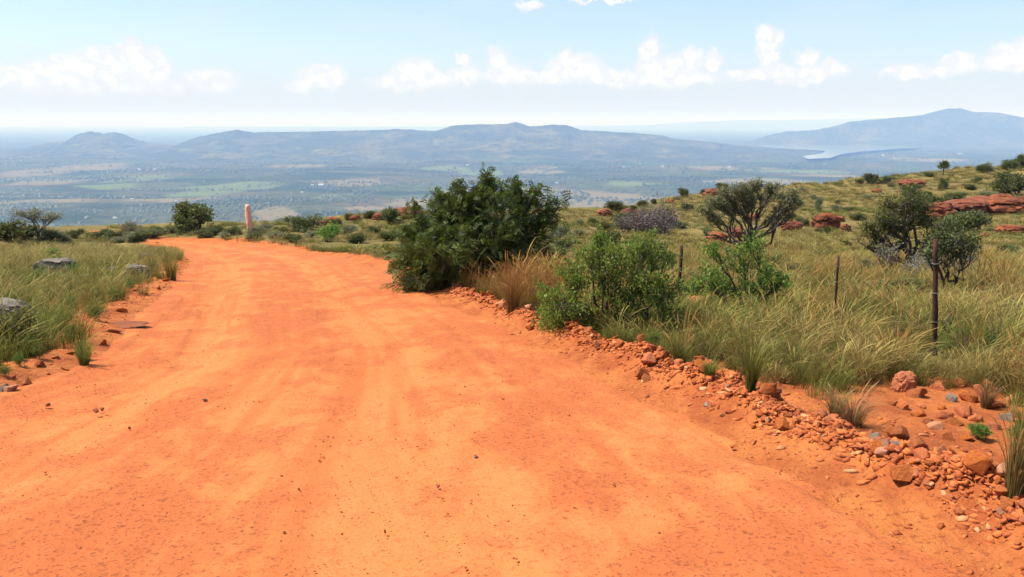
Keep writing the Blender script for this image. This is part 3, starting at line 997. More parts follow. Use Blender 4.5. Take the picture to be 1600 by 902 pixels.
for k in range(3):
    proto('round%d' % k, 50 + k, round_lobes(50 + k, 8, 1.0, 0.8, 0.15), BARK_DARK, LEAF_DARK, stems=4, stem_r=0.02, twigs=170, per=26, ln=0.07, wd=0.034, base_spread=0.06, wob=0.06, shell=0.45, spread=0.05, up=0.4, trunk_h=0.04)
    proto('olive%d' % k, 60 + k, round_lobes(60 + k, 8, 1.0, 0.7, 0.12), BARK_DARK, LEAF_OLIVE, stems=4, stem_r=0.018, twigs=160, per=24, ln=0.065, wd=0.03, base_spread=0.08, wob=0.06, shell=0.4, spread=0.05, up=0.5, trunk_h=0.04)
    proto('grey%d' % k, 70 + k, round_lobes(70 + k, 7, 1.0, 0.75, 0.15), BARK_GREY, LEAF_GREY, stems=4, stem_r=0.018, twigs=150, per=20, ln=0.06, wd=0.028, base_spread=0.08, wob=0.06, shell=0.4, spread=0.05, up=0.5, trunk_h=0.04)
proto('purple', 80, round_lobes(80, 10, 1.0, 0.62, 0.15), BARK_GREY, LEAF_PURPLE, stems=6, stem_r=0.016, twigs=420, per=11, ln=0.035, wd=0.014, base_spread=0.1, wob=0.06, shell=0.4, spread=0.05, up=0.4, trunk_h=0.04, dead=0.3)
proto('lolly', 81, [(0, 0, 0.75, 0.24, 0.24, 0.2, 1), (0.14, 0.05, 0.68, 0.2, 0.2, 0.15, 1), (-0.15, 0, 0.7, 0.18, 0.18, 0.15, 1), (0.05, 0, 0.9, 0.15, 0.15, 0.1, 0.6)], BARK_DARK, LEAF_DARK,
      stems=1, stem_r=0.03, twigs=90, per=26, ln=0.07, wd=0.035, base_spread=0.01, wob=0.03, shell=0.3, spread=0.05, up=0.4, trunk_h=0.4)
proto('umbrella', 82, [(-0.3, 0, 0.52, 0.2, 0.2, 0.07, 1), (0.3, 0, 0.58, 0.2, 0.2, 0.07, 1), (0, 0.1, 0.62, 0.25, 0.25, 0.07, 1), (0.1, -0.15, 0.5, 0.2, 0.2, 0.06, 0.6), (-0.15, 0.1, 0.48, 0.2, 0.2, 0.06, 0.6)], BARK_GREY, LEAF_GREY,
      stems=2, stem_r=0.018, twigs=190, per=8, ln=0.04, wd=0.018, base_spread=0.02, wob=0.04, shell=0.2, spread=0.04, up=0.4, trunk_h=0.15, dead=0.35)
proto('fresh', 83, round_lobes(83, 8, 1.0, 0.7, 0.15), BARK_DARK, LEAF_FRESH, stems=5, stem_r=0.016, twigs=170, per=26, ln=0.05, wd=0.025, base_spread=0.08, wob=0.05, shell=0.35, spread=0.04, up=0.8, trunk_h=0.04)
proto('weed', 84, [(0, 0, 0.45, 0.26, 0.26, 0.38, 1), (0.15, 0.05, 0.35, 0.2, 0.2, 0.3, 1), (-0.16, 0, 0.38, 0.2, 0.2, 0.3, 1)], BARK_DARK, LEAF_WEED, stems=6, stem_r=0.008, twigs=110, per=16, ln=0.055, wd=0.014, base_spread=0.08, wob=0.03, shell=0.1, spread=0.02, up=1.4, trunk_h=0.05)


def bush(key, px, base_py, width, label, group=None, name='bush', cat='bush', tall=1.0, rz=None, push=None):
    """a bush of the given width in photograph pixels standing where the ground shows at px, base_py"""
    if push is None:
        x, y = on_ground(px, base_py)
    else:
        y = push
        x = float(side_of(px, base_py)) * y
    w = width / F_PX * math.hypot(y, 0)
    names = ('trunk', 'crown') if key in ('lolly', 'umbrella') else ('stems', 'crown')
    return place_plant(name, PROTO[key], names, x, y, label, cat, group, rz if rz is not None else random.random() * 6.28, (w, w, w * tall), 0.02 * w)


def look(key, tl):
    return ('tall narrow ' if tl >= 1.2 else 'squat ' if tl <= 0.65 else 'small ') + {'r': 'dark green', 'o': 'olive', 'g': 'grey green'}[key[0]]


# single ones that can be told apart
bush('round0', 305, 362, 70, 'dense dark round bush on the brow above the far road bend', tall=0.95)
bush('umbrella', 62, 373, 84, 'bare thin-crowned umbrella tree on the brow beside a dark bush', name='umbrella_tree', cat='tree', tall=0.85)
bush('round1', 2, 374, 74, 'wide dark green bush next to the thin umbrella tree', tall=0.6)
bush('grey0', 203, 366, 36, 'small grey green bush between the umbrella tree and the dark round bush', tall=1.0)
bush('olive0', 472, 362, 62, 'wide olive bush on the brow right of the orange pillar', tall=0.65)
bush('fresh', 508, 378, 52, 'bright green leafy bush on the far road verge', tall=0.85)
bush('round2', 610, 346, 34, 'dark round bush beside small red rocks on the brow', tall=1.2)
bush('purple', 1018, 366, 112, 'faded purple brown leafless bush on the grassy hillside', tall=0.85)
bush('olive1', 985, 362, 60, 'olive bush leaning against the purple brown bush', tall=0.8)
bush('lolly', 1473, 274, 26, 'lone small round-headed tree on the hill skyline', name='lone_tree', cat='tree', tall=0.85)
bush('olive2', 1505, 362, 70, 'olive bush in front of the long red rock ledge', tall=0.75)
bush('round0', 1582, 306, 66, 'dark spreading bush above the long red rock ledge', tall=0.8)
bush('round1', 1420, 314, 36, 'dark bush right behind the dark thorn tree', tall=1.0)
bush('round2', 1470, 322, 32, 'dark round bush at the left end of the long red ledge', tall=0.95)
bush('grey1', 873, 374, 36, 'blue grey bush in the grass behind the fresh green shrub', tall=0.9)
bush('round0', 945, 388, 52, 'dark green bush seen over the dense fresh green shrub', tall=0.8)
bush('olive1', 1390, 470, 95, 'yellow olive bush among golden grass below the dark thorn tree', tall=0.6)
# bushes of the skyline and the slope that only their place tells apart
G1 = 'bushes on the hill skyline'
for key, px, py, w, tl in [('round1', 1532, 270, 20, .9), ('grey2', 1541, 268, 22, .9), ('round2', 1578, 266, 30, 1.), ('round0', 1596, 262, 30, 1.), ('round2', 1343, 288, 13, 1.2), ('round0', 1362, 287, 26, .9),
                           ('olive0', 1385, 286, 24, .7), ('round1', 1451, 276, 18, .6), ('round1', 1068, 308, 18, 1.2), ('grey0', 1058, 312, 12, .8), ('round2', 1101, 304, 13, 1.3), ('round0', 1130, 300, 26, .8),
                           ('round0', 1021, 319, 10, 1.2), ('round1', 1004, 322, 20, .7), ('round0', 963, 331, 34, .75), ('round2', 990, 328, 10, 1.3), ('round1', 578, 341, 22, .8), ('round0', 545, 344, 16, .9),
                           ('round2', 1310, 290, 14, .7), ('round0', 1200, 292, 18, .9), ('round1', 1170, 290, 16, .9)]:
    bush(key, px, py, w, look(key, tl) + ' bush on the hill skyline', G1 + ', ' + look(key, tl), tall=tl)
G2 = 'bushes dotted over the grassy slope'
for key, px, py, w, tl in [('grey1', 1278, 332, 16, 2.2), ('round2', 1285, 345, 14, 1.4), ('grey2', 1305, 330, 26, .6), ('round1', 1254, 352, 24, .7), ('olive0', 1472, 296, 18, 1.6), ('round2', 1515, 296, 20, .8),
                           ('olive1', 1526, 286, 18, .8), ('grey0', 1392, 292, 16, .9), ('round1', 1292, 366, 12, 1.6), ('olive2', 1278, 366, 16, .9), ('round0', 1490, 312, 34, .5), ('grey2', 1355, 312, 20, .6),
                           ('olive0', 1120, 400, 36, .8), ('grey1', 1095, 412, 34, .7), ('olive2', 1550, 425, 44, .5), ('grey0', 1590, 440, 30, .8), ('olive1', 1325, 330, 22, .5), ('grey2', 1510, 395, 40, .6),
                           ('round1', 925, 352, 22, .8), ('round2', 945, 360, 28, .9), ('grey0', 905, 352, 20, .9), ('olive2', 1045, 346, 26, .7), ('grey1', 1255, 300, 16, .7), ('olive0', 1430, 296, 20, .6), ('round0', 1308, 318, 10, .8), ('olive1', 1445, 312, 26, .8), ('round1', 1560, 300, 30, .7), ('grey1', 1545, 312, 34, .6), ('olive2', 1495, 346, 34, .7), ('round2', 1340, 344, 30, .7), ('grey0', 1270, 312, 18, .8), ('olive0', 1220, 312, 20, .7), ('round0', 1075, 330, 22, .8), ('olive1', 1060, 356, 30, .6), ('grey2', 1410, 386, 34, .6), ('olive2', 1580, 395, 44, .5), ('round1', 1320, 386, 26, .6), ('grey1', 900, 372, 30, .7), ('olive0', 880, 392, 50, .6), ('grey2', 1015, 392, 40, .6)]:
    bush(key, px, py, w, look(key, tl) + ' bush on the grassy slope among red rocks', G2 + ', ' + look(key, tl), tall=tl)
G3 = 'low bushes along the brow behind the road'
for key, px, py, w, tl in [('round0', 335, 366, 30, .7), ('olive1', 365, 366, 30, .6), ('grey1', 415, 364, 34, .6), ('round2', 440, 364, 26, .7), ('olive2', 395, 376, 28, .8), ('grey0', 350, 372, 24, .7), ('grey2', 545, 366, 34, .7),
                           ('olive0', 582, 366, 30, .7), ('round1', 640, 364, 30, .7), ('grey1', 485, 372, 28, .6), ('olive1', 118, 372, 26, .8), ('round2', 145, 371, 20, .8), ('grey0', 175, 370, 22, .8), ('olive2', 240, 366, 30, .6),
                           ('grey2', 90, 376, 40, .5), ('olive0', 265, 364, 26, .6), ('round1', 525, 352, 24, .6), ('olive2', 610, 376, 40, .7), ('round0', 40, 374, 40, .8), ('grey1', 75, 374, 36, .7), ('olive1', 160, 374, 34, .7), ('round2', 190, 372, 26, .8), ('grey2', 222, 370, 30, .7), ('olive0', 285, 366, 30, .7), ('grey0', 430, 372, 36, .6), ('olive2', 455, 378, 34, .6), ('round1', 560, 380, 36, .7), ('grey1', 395, 368, 30, .7), ('olive1', 320, 370, 34, .6), ('olive0', 222, 377, 34, .7), ('grey2', 205, 379, 34, .7), ('olive1', 240, 371, 34, .6), ('grey0', 186, 380, 30, .6)]:
    bush(key, px, py, w, look(key, tl) + ' bush on the brow behind the far road bend', G3 + ', ' + look(key, tl), tall=tl)
def weed_look(w, tl):
    return ('broad ' if w >= 50 else 'small ' if w < 40 else '') + ('tall leafy' if tl >= 1.1 else 'low leafy' if tl < 0.95 else 'bushy leafy')


G4 = 'green weeds on the left verge'
for px, py, w, tl in [(130, 562, 46, 1.1), (20, 540, 60, 1.2), (60, 560, 40, 1.0), (95, 520, 50, 1.1), (40, 470, 60, 1.0), (150, 470, 40, 1.0), (90, 430, 60, .8), (8, 590, 40, .8), (110, 490, 40, 1.2), (120, 440, 50, .9), (170, 445, 40, .9), (205, 455, 36, .9), (60, 450, 50, .9), (75, 530, 44, 1.0), (30, 575, 44, .9), (150, 500, 36, 1.1), (180, 470, 34, 1.), (240, 425, 34, .9), (250, 405, 30, .9)]:
    bush('weed', px, py, w, weed_look(w, tl) + ' green weed in the left verge grass', G4 + ', ' + weed_look(w, tl), name='weed', cat='weed', tall=tl)
proto('stalk', 85, [(0, 0, 0.7, 0.06, 0.06, 0.25, 1), (0.14, 0, 0.75, 0.05, 0.05, 0.15, 0.6), (-0.12, 0.03, 0.65, 0.05, 0.05, 0.15, 0.6), (0.05, 0.1, 0.5, 0.08, 0.08, 0.2, 0.5)], BARK_DARK, LEAF_PURPLE,
      stems=1, stem_r=0.012, twigs=26, per=6, ln=0.03, wd=0.012, base_spread=0.01, wob=0.03, shell=0.1, spread=0.015, up=0.6, trunk_h=0.3, dead=0.4)
for px, py, w in [(1476, 548, 90), (1432, 540, 60), (1250, 520, 50), (1545, 560, 80), (1395, 545, 60), (1500, 575, 70), (1230, 545, 46), (1330, 530, 60)]:
    bush('stalk', px, py, w, 'thin dry branching weed stalk standing above the golden grass', 'dry weed stalks in the right grass', name='weed_stalk', cat='weed')
G5 = 'weeds in the right verge grass'
for px, py, w, tl in [(1105, 545, 46, .9), (1250, 570, 44, 1.0), (1500, 545, 60, 1.1), (1545, 560, 60, 1.1), (1585, 585, 60, 1.0), (1475, 560, 44, 1.3), (1205, 560, 44, .9), (1315, 580, 44, 1.0), (1020, 545, 50, .9), (1430, 575, 50, .8), (1360, 480, 60, .8)]:
    bush('weed', px, py, w, weed_look(w, tl) + ' green weed in the golden grass right of the road', G5 + ', ' + weed_look(w, tl), name='weed', cat='weed', tall=tl)
for key, px, py, w, tl in [('olive0', 1300, 462, 44, .6), ('olive2', 1255, 440, 50, .6), ('grey1', 1345, 430, 44, .6), ('olive1', 1545, 478, 60, .5), ('grey0', 1500, 448, 44, .6), ('olive2', 1215, 425, 44, .7), ('olive0', 1130, 440, 46, .7),
                           ('olive1', 1080, 452, 44, .7), ('grey2', 1590, 500, 50, .6), ('olive2', 1290, 410, 40, .6), ('round1', 1040, 420, 40, .7), ('olive0', 860, 420, 50, .7), ('olive1', 830, 440, 44, .7)]:
    bush(key, px, py, w, look(key, tl * 1.5) + ' shrub half sunk in the golden grass by the fence posts', 'shrubs in the golden grass, ' + look(key, tl * 1.5), tall=tl * 1.5)
bush('fresh', 85, 408, 44, 'bright green bush behind the long grey stone on the left verge', tall=0.8)
bush('round1', 15, 556, 100, 'dark green bush at the foot of the big grey rock on the left verge', tall=1.0)
bush('fresh', 1535, 688, 46, 'little bright green seedling bush between red stones on the right verge', tall=1.0)
bush('fresh', 1590, 700, 60, 'fresh green sprig growing out of the tall broom grass on the right verge', tall=1.2)

# ------------------------------------------------------------------ rocks
def hull_mesh(name, seed, n=22, flat=(1, 0.8, 0.6), bev=True):
    r = np.random.default_rng(seed)
    P = unit(r.normal(size=(n, 3))) * (0.42 + 0.1 * r.random((n, 1)))
    P = np.sign(P) * np.abs(P) ** 0.9
    bm = bmesh.new()
    vs = [bm.verts.new(p * np.array(flat)) for p in P]
    res = bmesh.ops.convex_hull(bm, input=vs)
    bmesh.ops.delete(bm, geom=[e for e in res['geom_interior'] if isinstance(e, bmesh.types.BMVert)], context='VERTS')
    loose = [v for v in bm.verts if not v.link_faces]
    bmesh.ops.delete(bm, geom=loose, context='VERTS')
    bmesh.ops.dissolve_limit(bm, angle_limit=R(16), verts=bm.verts[:], edges=bm.edges[:])
    if bev:
        bmesh.ops.bevel(bm, geom=bm.edges[:], offset=0.03, segments=1, affect='EDGES', clamp_overlap=True)
    bmesh.ops.triangulate(bm, faces=bm.faces[:])
    me = bpy.data.meshes.new(name)
    bm.to_mesh(me)
    bm.free()
    return me


STONES = []
for k in range(18):
    r = np.random.default_rng(300 + k)
    STONES.append(hull_mesh('stone_shape', 300 + k, int(r.integers(10, 18)), (1, 0.6 + 0.35 * r.random(), 0.45 + 0.35 * r.random())))
STONE_SETS = {}
for nm, mat in (('red', ROCK_RED), ('pale', ROCK_PALE), ('grey', ROCK_DUSTY)):
    STONE_SETS[nm] = []
    for me in STONES:
        c = me.copy()
        c.materials.append(mat)
        STONE_SETS[nm].append(c)


def stone(x, y, size, kind, label, group=None, name='stone', sink=0.25, tilt=0.4, tall=1.0, z=None):
    me = random.choice(STONE_SETS[kind])
    o = link(name, me)
    zz = float(height(np.array([x]), np.array([y]))[0]) if z is None else z
    o.location = (x, y, zz + size * (0.3 - sink))
    o.rotation_euler = (random.gauss(0, tilt), random.gauss(0, tilt), random.random() * 6.28)
    o.scale = (size, size, size * tall)
    tag(o, label, 'stone', group)
    return o


def road_z(x, y):
    return float(base_h(x, y)) + (float(fbm(x * 3.0, y * 2.2, 4)) - 0.5) * 0.022 - 0.01


# the ridge of rubble thrown up by the grader along the right edge
def along_right(t):
    """t in 0..1 from beside the viewer to the big shrub"""
    a, b = RB0, RB1
    i = a + (b - a) * t
    j = int(min(max(math.floor(i), 0), len(R_S) - 2))
    f = i - j
    p = R_S[j] * (1 - f) + R_S[j + 1] * f
    d = R_S[j + 1] - R_S[j]
    d = d / np.linalg.norm(d)
    return p, np.array([d[1], -d[0]])


RB0 = int(np.argmin(np.abs(R_S[:, 1] - 2.0)))
RB1 = int(np.argmin(np.hypot(R_S[:, 0] - ground_pt(680, 460)[0], R_S[:, 1] - ground_pt(680, 460)[1])))
n = 0
r = np.random.default_rng(77)
WHERE = [(3.4, 'below the broom grass'), (4.6, 'below the fan-shaped tussock'), (6.3, 'by the tall green tussock'), (9.0, 'below the dense green shrub'), (99, 'beside the tall orange grass')]
while n < 300:
    t = r.random()
    p, nrm = along_right(t)
    if p[1] < 2.1 or p[1] > 12.5 or r.random() > (3.2 / max(p[1], 3.2)) ** 1.3:
        continue
    off = r.normal() * 0.115 + 0.35
    q = p + nrm * off
    sz = min(0.038 * math.exp(r.random() ** 2.0 * 1.35) + p[1] * 0.0024, 0.16)
    u = r.random()
    kd = 'red' if u < 0.91 else ('pale' if u < 0.98 else 'grey')
    big = 'large' if sz > 0.085 else ('fist-sized' if sz > 0.058 else 'small')
    wh = [w for lim, w in WHERE if p[1] < lim][0]
    lab = big + {'red': ' red sandstone lump', 'pale': ' pale buff stone', 'grey': ' grey stone'}[kd] + ' in the rubble ridge ' + wh
    stone(q[0], q[1], sz, kd, lab, lab.replace(' lump', '').replace('stone', 'stones').replace('sandstones', 'sandstone lumps'), sink=0.10)
    n += 1


def scatter_stuff(name, pts, sizes, mat, label, zf, seed, top_shade=1.0):
    r = np.random.default_rng(seed)
    Vs, Fs, Sh, b = [], [], [], 0
    shapes = []
    for k in range(6):
        me = hull_mesh('tmp', 900 + k, 9, (1, 0.8, 0.6), False)
        v = np.empty(len(me.vertices) * 3)
        me.vertices.foreach_get('co', v)
        f = np.empty(len(me.polygons) * 3, int)
        me.polygons.foreach_get('vertices', f)
        shapes.append((v.reshape(-1, 3), f.reshape(-1, 3)))
        bpy.data.meshes.remove(me)
    Z = zf(pts[:, 0], pts[:, 1])
    for (x, y), s, z in zip(pts, sizes, Z):
        v, f = shapes[r.integers(6)]
        a, t1 = r.random() * 6.28, r.normal() * 0.5
        ca, sa, ct, st = math.cos(a), math.sin(a), math.cos(t1), math.sin(t1)
        M = np.array([[ca, -sa, 0], [sa, ca, 0], [0, 0, 1]]) @ np.array([[1, 0, 0], [0, ct, -st], [0, st, ct]])
        Vs.append((v * s * np.array([1.0 + 0.5 * r.random(), 0.7 + 0.5 * r.random(), 0.55 + 0.6 * r.random()])) @ M.T + np.array([x, y, z + s * 0.04]))
        Fs.append(f + b)
        Sh.append(np.full(len(v), r.random() * top_shade))
        b += len(v)
    o = link(name, mesh_np(name, np.vstack(Vs), np.vstack(Fs), {'shade': np.concatenate(Sh)}), mat)
    tag(o, label, 'gravel', kind='stuff')


pts, szs = [], []
while len(pts) < 21000:
    t = r.random()
    p, nrm = along_right(t)
    if r.random() > (2.6 / max(p[1], 2.6)) ** 1.1:
        continue
    off = r.normal() * 0.11 + 0.34 if r.random() < 0.86 else abs(r.normal()) * 0.4 + 0.3 - 0.5 * (r.random() < 0.15)
    if off < -0.5:
        continue
    pts.append(p + nrm * off)
    szs.append(0.007 + 0.055 * r.random() ** 3.2 + p[1] * 0.0009)
scatter_stuff('rubble', np.array(pts), np.array(szs), RUBBLE, 'small red rubble and gravel along the right road edge', lambda a, b: height(a, b), 5)
# the left edge: broken crust and stones
pts, szs = [], []
while len(pts) < 2600:
    i = r.random() * 40 + 16
    j = int(i)
    p = L_S[j] * (1 - i + j) + L_S[j + 1] * (i - j)
    off = r.normal() * 0.35 + 0.35
    q = p + np.array([-off, 0])
    if q[1] < 2.5:
        continue
    pts.append(q)
    szs.append(0.008 + 0.045 * r.random() ** 3 + q[1] * 0.0009)
scatter_stuff('rubble', np.array(pts), np.array(szs), RUBBLE, 'broken red crust and gravel along the left road edge', lambda a, b: height(a, b), 6)
# loose grit over the road
N = 60000
yy = 1.8 + 14 * r.random(N) ** 2.2
xx = -5 + 9 * r.random(N) + (yy - 4) * (-0.15)
sdv = poly_sd(xx, yy, ROAD_POLY)
dens = fbm(xx * 0.8 + 7, yy * 0.8, 3)
ok = (sdv < -0.05) & (r.random(N) < 0.55 * sm(0.3, 0.7, dens) + 0.2 + 0.5 * sm(-0.9, -0.1, sdv) * (xx > 0))
pts = np.stack([xx[ok], yy[ok]], 1)
szs = 0.003 + 0.010 * r.random(len(pts)) ** 6 + pts[:, 1] * 0.00045
scatter_stuff('road_grit', pts, szs, RUBBLE, 'loose red grit and pebbles strewn over the dirt road', lambda a, b: base_h(a, b) + (fbm(a * 3.0, b * 2.2, 4) - 0.5) * 0.022 - 0.010, 7, 1.0)
# single stones lying on the road
for px, py, w, kd in [(75, 635, 10, 'red'), (320, 626, 10, 'grey'), (202, 671, 8, 'red'), (378, 726, 6, 'red'), (440, 746, 6, 'red'), (467, 768, 6, 'red'), (744, 716, 9, 'grey'), (786, 624, 6, 'red'), (848, 681, 6, 'red'), (684, 762, 9, 'red'),
                      (960, 758, 8, 'red'), (898, 797, 9, 'red'), (602, 832, 7, 'red'), (1188, 852, 9, 'pale'), (1030, 833, 8, 'red'), (393, 828, 8, 'red'), (444, 833, 7, 'red'), (1145, 700, 10, 'red'), (1195, 702, 10, 'red'), (150, 642, 12, 'red'), (160, 640, 9, 'red')]:
    x, y = ground_pt(px, py)
    lab = {'red': 'lone red pebble lying on the dirt road', 'grey': 'grey pebble lying on the dirt road', 'pale': 'pale pebble lying on the dirt road'}[kd]
    stone(x, y, w / F_PX * y * 1.05, kd, lab, kd + ' pebbles lying on the road', sink=0.1, z=road_z(x, y))

# boulders and stones of the right verge
def vstone(px, py, w, kd, label, group=None, tall=1.0, name='stone', sink=0.2):
    x, y = on_ground(px, py)
    return stone(x, y, w / F_PX * y * 1.1, kd, label, group, name, sink, 0.2, tall)


BOULDER_ARGS = (1416, 614, 36, 24, 'rounded orange boulder in the grass behind the rubble ridge', ROCK_BOULDER, 107)
vstone(1432, 622, 36, 'red', 'angular red block against the rounded orange boulder')
vstone(1462, 672, 28, 'pale', 'buff orange block at the edge of the sandy strip', tall=1.2)
vstone(1486, 628, 24, 'grey', 'blue grey stone behind the buff orange block')
vstone(1574, 660, 26, 'grey', 'pale grey stone beside the little green seedling bush')
vstone(1398, 700, 24, 'grey', 'pale grey flat stone on top of the rubble ridge', tall=0.6)
vstone(1586, 780, 30, 'red', 'dark red rounded stone at the foot of the tall broom grass', tall=1.2)
vstone(1090, 486, 40, 'red', 'reddish rock standing between the two fresh green shrubs', tall=1.5, name='boulder')
vstone(1072, 488, 16, 'pale', 'small buff rock beside the reddish rock between the green shrubs')
vstone(1010, 598, 26, 'red', 'long brown red stone at the inner foot of the rubble ridge', tall=0.7)
vstone(1104, 637, 15, 'grey', 'small slate grey stone at the inner foot of the rubble ridge')
vstone(1128, 653, 13, 'pale', 'little cream stone at the inner foot of the rubble ridge')
stone_look = lambda w: 'large' if w >= 26 else 'medium' if w >= 20 else 'small'
for px, py, w in [(1436, 652, 22), (1450, 662, 18), (1475, 655, 22), (1490, 665, 24), (1505, 650, 28), (1512, 628, 30), (1530, 620, 30), (1545, 610, 26), (1500, 605, 20), (1465, 610, 20), (1480, 690, 20), (1510, 690, 18), (1556, 640, 24), (1580, 630, 24),
                  (1592, 610, 20), (1410, 640, 18), (1440, 640, 16), (1395, 632, 14), (1470, 640, 16), (1525, 660, 20), (1550, 670, 20)]:
    vstone(px, py, w * 1.25, 'red', stone_look(w) + ' red stone in the heap beyond the sandy strip on the right verge', stone_look(w) + ' red stones beyond the sandy strip', tall=random.uniform(0.8, 1.3))
# left verge
for px, py, w in [(85, 560, 20), (62, 572, 22), (40, 600, 30), (100, 580, 18), (70, 500, 22), (85, 480, 24), (55, 520, 20), (160, 540, 22), (175, 520, 26), (140, 465, 18), (230, 462, 16), (260, 440, 14), (245, 452, 18), (15, 615, 30), (110, 555, 16), (190, 488, 20)]:
    vstone(px, py, w, 'red' if px % 3 else 'pale', 'rough red brown stone among weeds on the left road verge', 'stones of the left road verge', tall=random.uniform(0.5, 0.9))
vstone(8, 612, 22, 'grey', 'pale grey stone at the foot of the left verge weeds')


def ledge_mesh(name, seed, lx, ly, lz, layers=3, sub=5, pw=0.74):
    """a weathered boulder: rounded block with worn horizontal bedding"""
    bm = bmesh.new()
    bmesh.ops.create_icosphere(bm, subdivisions=sub, radius=1.0)
    V = np.array([v.co[:] for v in bm.verts])
    d = unit(V)
    V = np.sign(d) * np.abs(d) ** pw
    n = lambda k, a, b: fbm(a * k + seed * 3.1 + 50, b * k + seed * 1.7 + 50, 4) - 0.5
    ang = np.arctan2(V[:, 1], V[:, 0])
    bed = np.floor((V[:, 2] * 0.5 + 0.5) * layers + 0.25 * np.sin(ang * 2 + seed))
    fr = (V[:, 2] * 0.5 + 0.5) * layers + 0.25 * np.sin(ang * 2 + seed) - bed
    out = 1 + 0.22 * (_lat[(bed.astype(int) * 7 + seed) % 512, 3] - 0.5) - 0.16 * np.exp(-((fr - 0.5) / 0.5) ** 16 * 0) * (np.minimum(fr, 1 - fr) < 0.10)
    out = out + 0.6 * n(1.2, V[:, 0] * 1.3 + V[:, 2], V[:, 1] * 1.3) + 0.30 * n(4.0, V[:, 0] + V[:, 2] * 2, V[:, 1] + V[:, 2])
    V[:, :2] *= out[:, None]
    V[:, 2] += 0.55 * n(1.5, V[:, 0], V[:, 1]) + 0.1 * n(5, V[:, 0], V[:, 1])
    V *= np.array([lx / 2, ly / 2, lz / 2])
    for v, c in zip(bm.verts, V):
        v.co = c
    me = bpy.data.meshes.new(name)
    bm.to_mesh(me)
    bm.free()
    return me


def ledge(px, py, w, h, label, mat, seed, group=None, name='rock', layers=3, yscale=0.8, parent=None, dz=0.0, rz=0.0, sub=4):
    pw = 0.42 if mat is ROCK_GREY else 0.74
    x, y = on_ground(px, py)
    sc = y / F_PX
    me = ledge_mesh('rock_shape', seed, w * sc, w * sc * yscale, h * sc * (1.5 if mat is ROCK_GREY else 1.95), layers, sub, pw)
    z = float(height(np.array([x]), np.array([y]))[0])
    if parent is not None:
        o = link(name, me, mat, parent)
        o.location = Vector((x, y + 0.4 * w * sc * yscale, z + h * sc * 0.3 + dz * sc)) - parent.location
    else:
        o = link(name, me, mat)
        o.location = (x, y + 0.3 * w * sc * yscale, z + h * sc * (0.26 if mat is ROCK_GREY else 0.3))
        tag(o, label, 'rock', group)
    o.rotation_euler = (0, 0, rz)
    return o


ledge(*BOULDER_ARGS[:7], name='boulder', layers=1, yscale=0.9)
# grey slabs of the left verge
ledge(82, 436, 58, 30, 'long grey lichened stone block in the left verge grass', ROCK_GREY, 4, layers=3, yscale=0.5)
ledge(8, 520, 60, 48, 'big grey rock with a pale flat top on the left verge', ROCK_GREY, 9, layers=2, yscale=0.9)
ledge(213, 438, 38, 22, 'grey stone block among grass beside the left road edge', ROCK_GREY, 12, layers=2, yscale=0.6)
ledge(175, 430, 18, 12, 'small grey stone near the road edge block on the left verge', ROCK_GREY, 15, layers=2)
ledge(228, 407, 20, 10, 'small flat grey stone behind the road edge block on the left verge', ROCK_GREY, 18, layers=2)
ledge(128, 440, 22, 10, 'low grey stone next to the long grey block on the left verge', ROCK_GREY, 19, layers=2)
ledge(205, 372, 16, 8, 'grey stone on the brow beside the small grey green bush', ROCK_GREY, 22, layers=2)
ledge(190, 512, 60, 1.3, 'flat purplish red rock plate bedded in the left road edge', ROCK_LEDGE, 24, layers=2, yscale=0.7)
# red outcrops of the hillside
x, y = on_ground(1530, 345)
oc = empty('rock_outcrop', (x, y, float(height(np.array([x]), np.array([y]))[0])))
tag(oc, 'long layered red sandstone ledge with slabs stacked on top', 'outcrop')
ledge(1475, 342, 50, 19, None, ROCK_LEDGE, 31, name='slab', parent=oc, layers=3)
ledge(1515, 338, 66, 19, None, ROCK_LEDGE, 32, name='slab', parent=oc, layers=3)
ledge(1565, 335, 74, 19, None, ROCK_LEDGE, 33, name='slab', parent=oc, layers=3)
ledge(1610, 334, 60, 18, None, ROCK_LEDGE, 34, name='slab', parent=oc, layers=3)
ledge(1535, 330, 40, 10, None, ROCK_LEDGE, 35, name='slab', parent=oc, layers=2, dz=10)
ledge(1572, 328, 42, 11, None, ROCK_LEDGE, 36, name='slab', parent=oc, layers=2, dz=10)
ledge(1293, 358, 44, 18, 'rounded red rock with a cap slab on the grassy slope', ROCK_LEDGE, 41)
ledge(1238, 363, 28, 13, 'smooth orange rock beside a dark bush on the grassy slope', ROCK_LEDGE, 42, layers=2)
ledge(1323, 362, 20, 9, 'low orange rock in grass near the rounded capped rock', ROCK_LEDGE, 43, layers=2)
ledge(1310, 347, 26, 7, 'flat red rock just behind the rounded capped rock', ROCK_LEDGE, 44, layers=2)
ledge(1122, 382, 34, 14, 'red rock under the limbs of the flat-topped tree', ROCK_LEDGE, 45)
ledge(1155, 372, 24, 12, 'orange rock right behind the trunk of the flat-topped tree', ROCK_LEDGE, 46)
ledge(983, 340, 24, 10, 'dark red rock by the purple brown bush', ROCK_LEDGE, 47, layers=2)
ledge(945, 338, 26, 8, 'low red rock under a dark bush on the skyline', ROCK_LEDGE, 48, layers=2)
ledge(1115, 306, 26, 8, 'red rock slab on the skyline behind the flat-topped tree', ROCK_LEDGE, 49, layers=2)
ledge(1047, 318, 14, 5, 'small red rock on the skyline left of the flat-topped tree', ROCK_LEDGE, 50, layers=2)
ledge(1178, 346, 18, 8, 'orange rock seen through the limbs of the flat-topped tree', ROCK_LEDGE, 51, layers=2)
ledge(1430, 292, 40, 8, 'dark red rock ledge on the upper slope', ROCK_LEDGE, 57, layers=2)
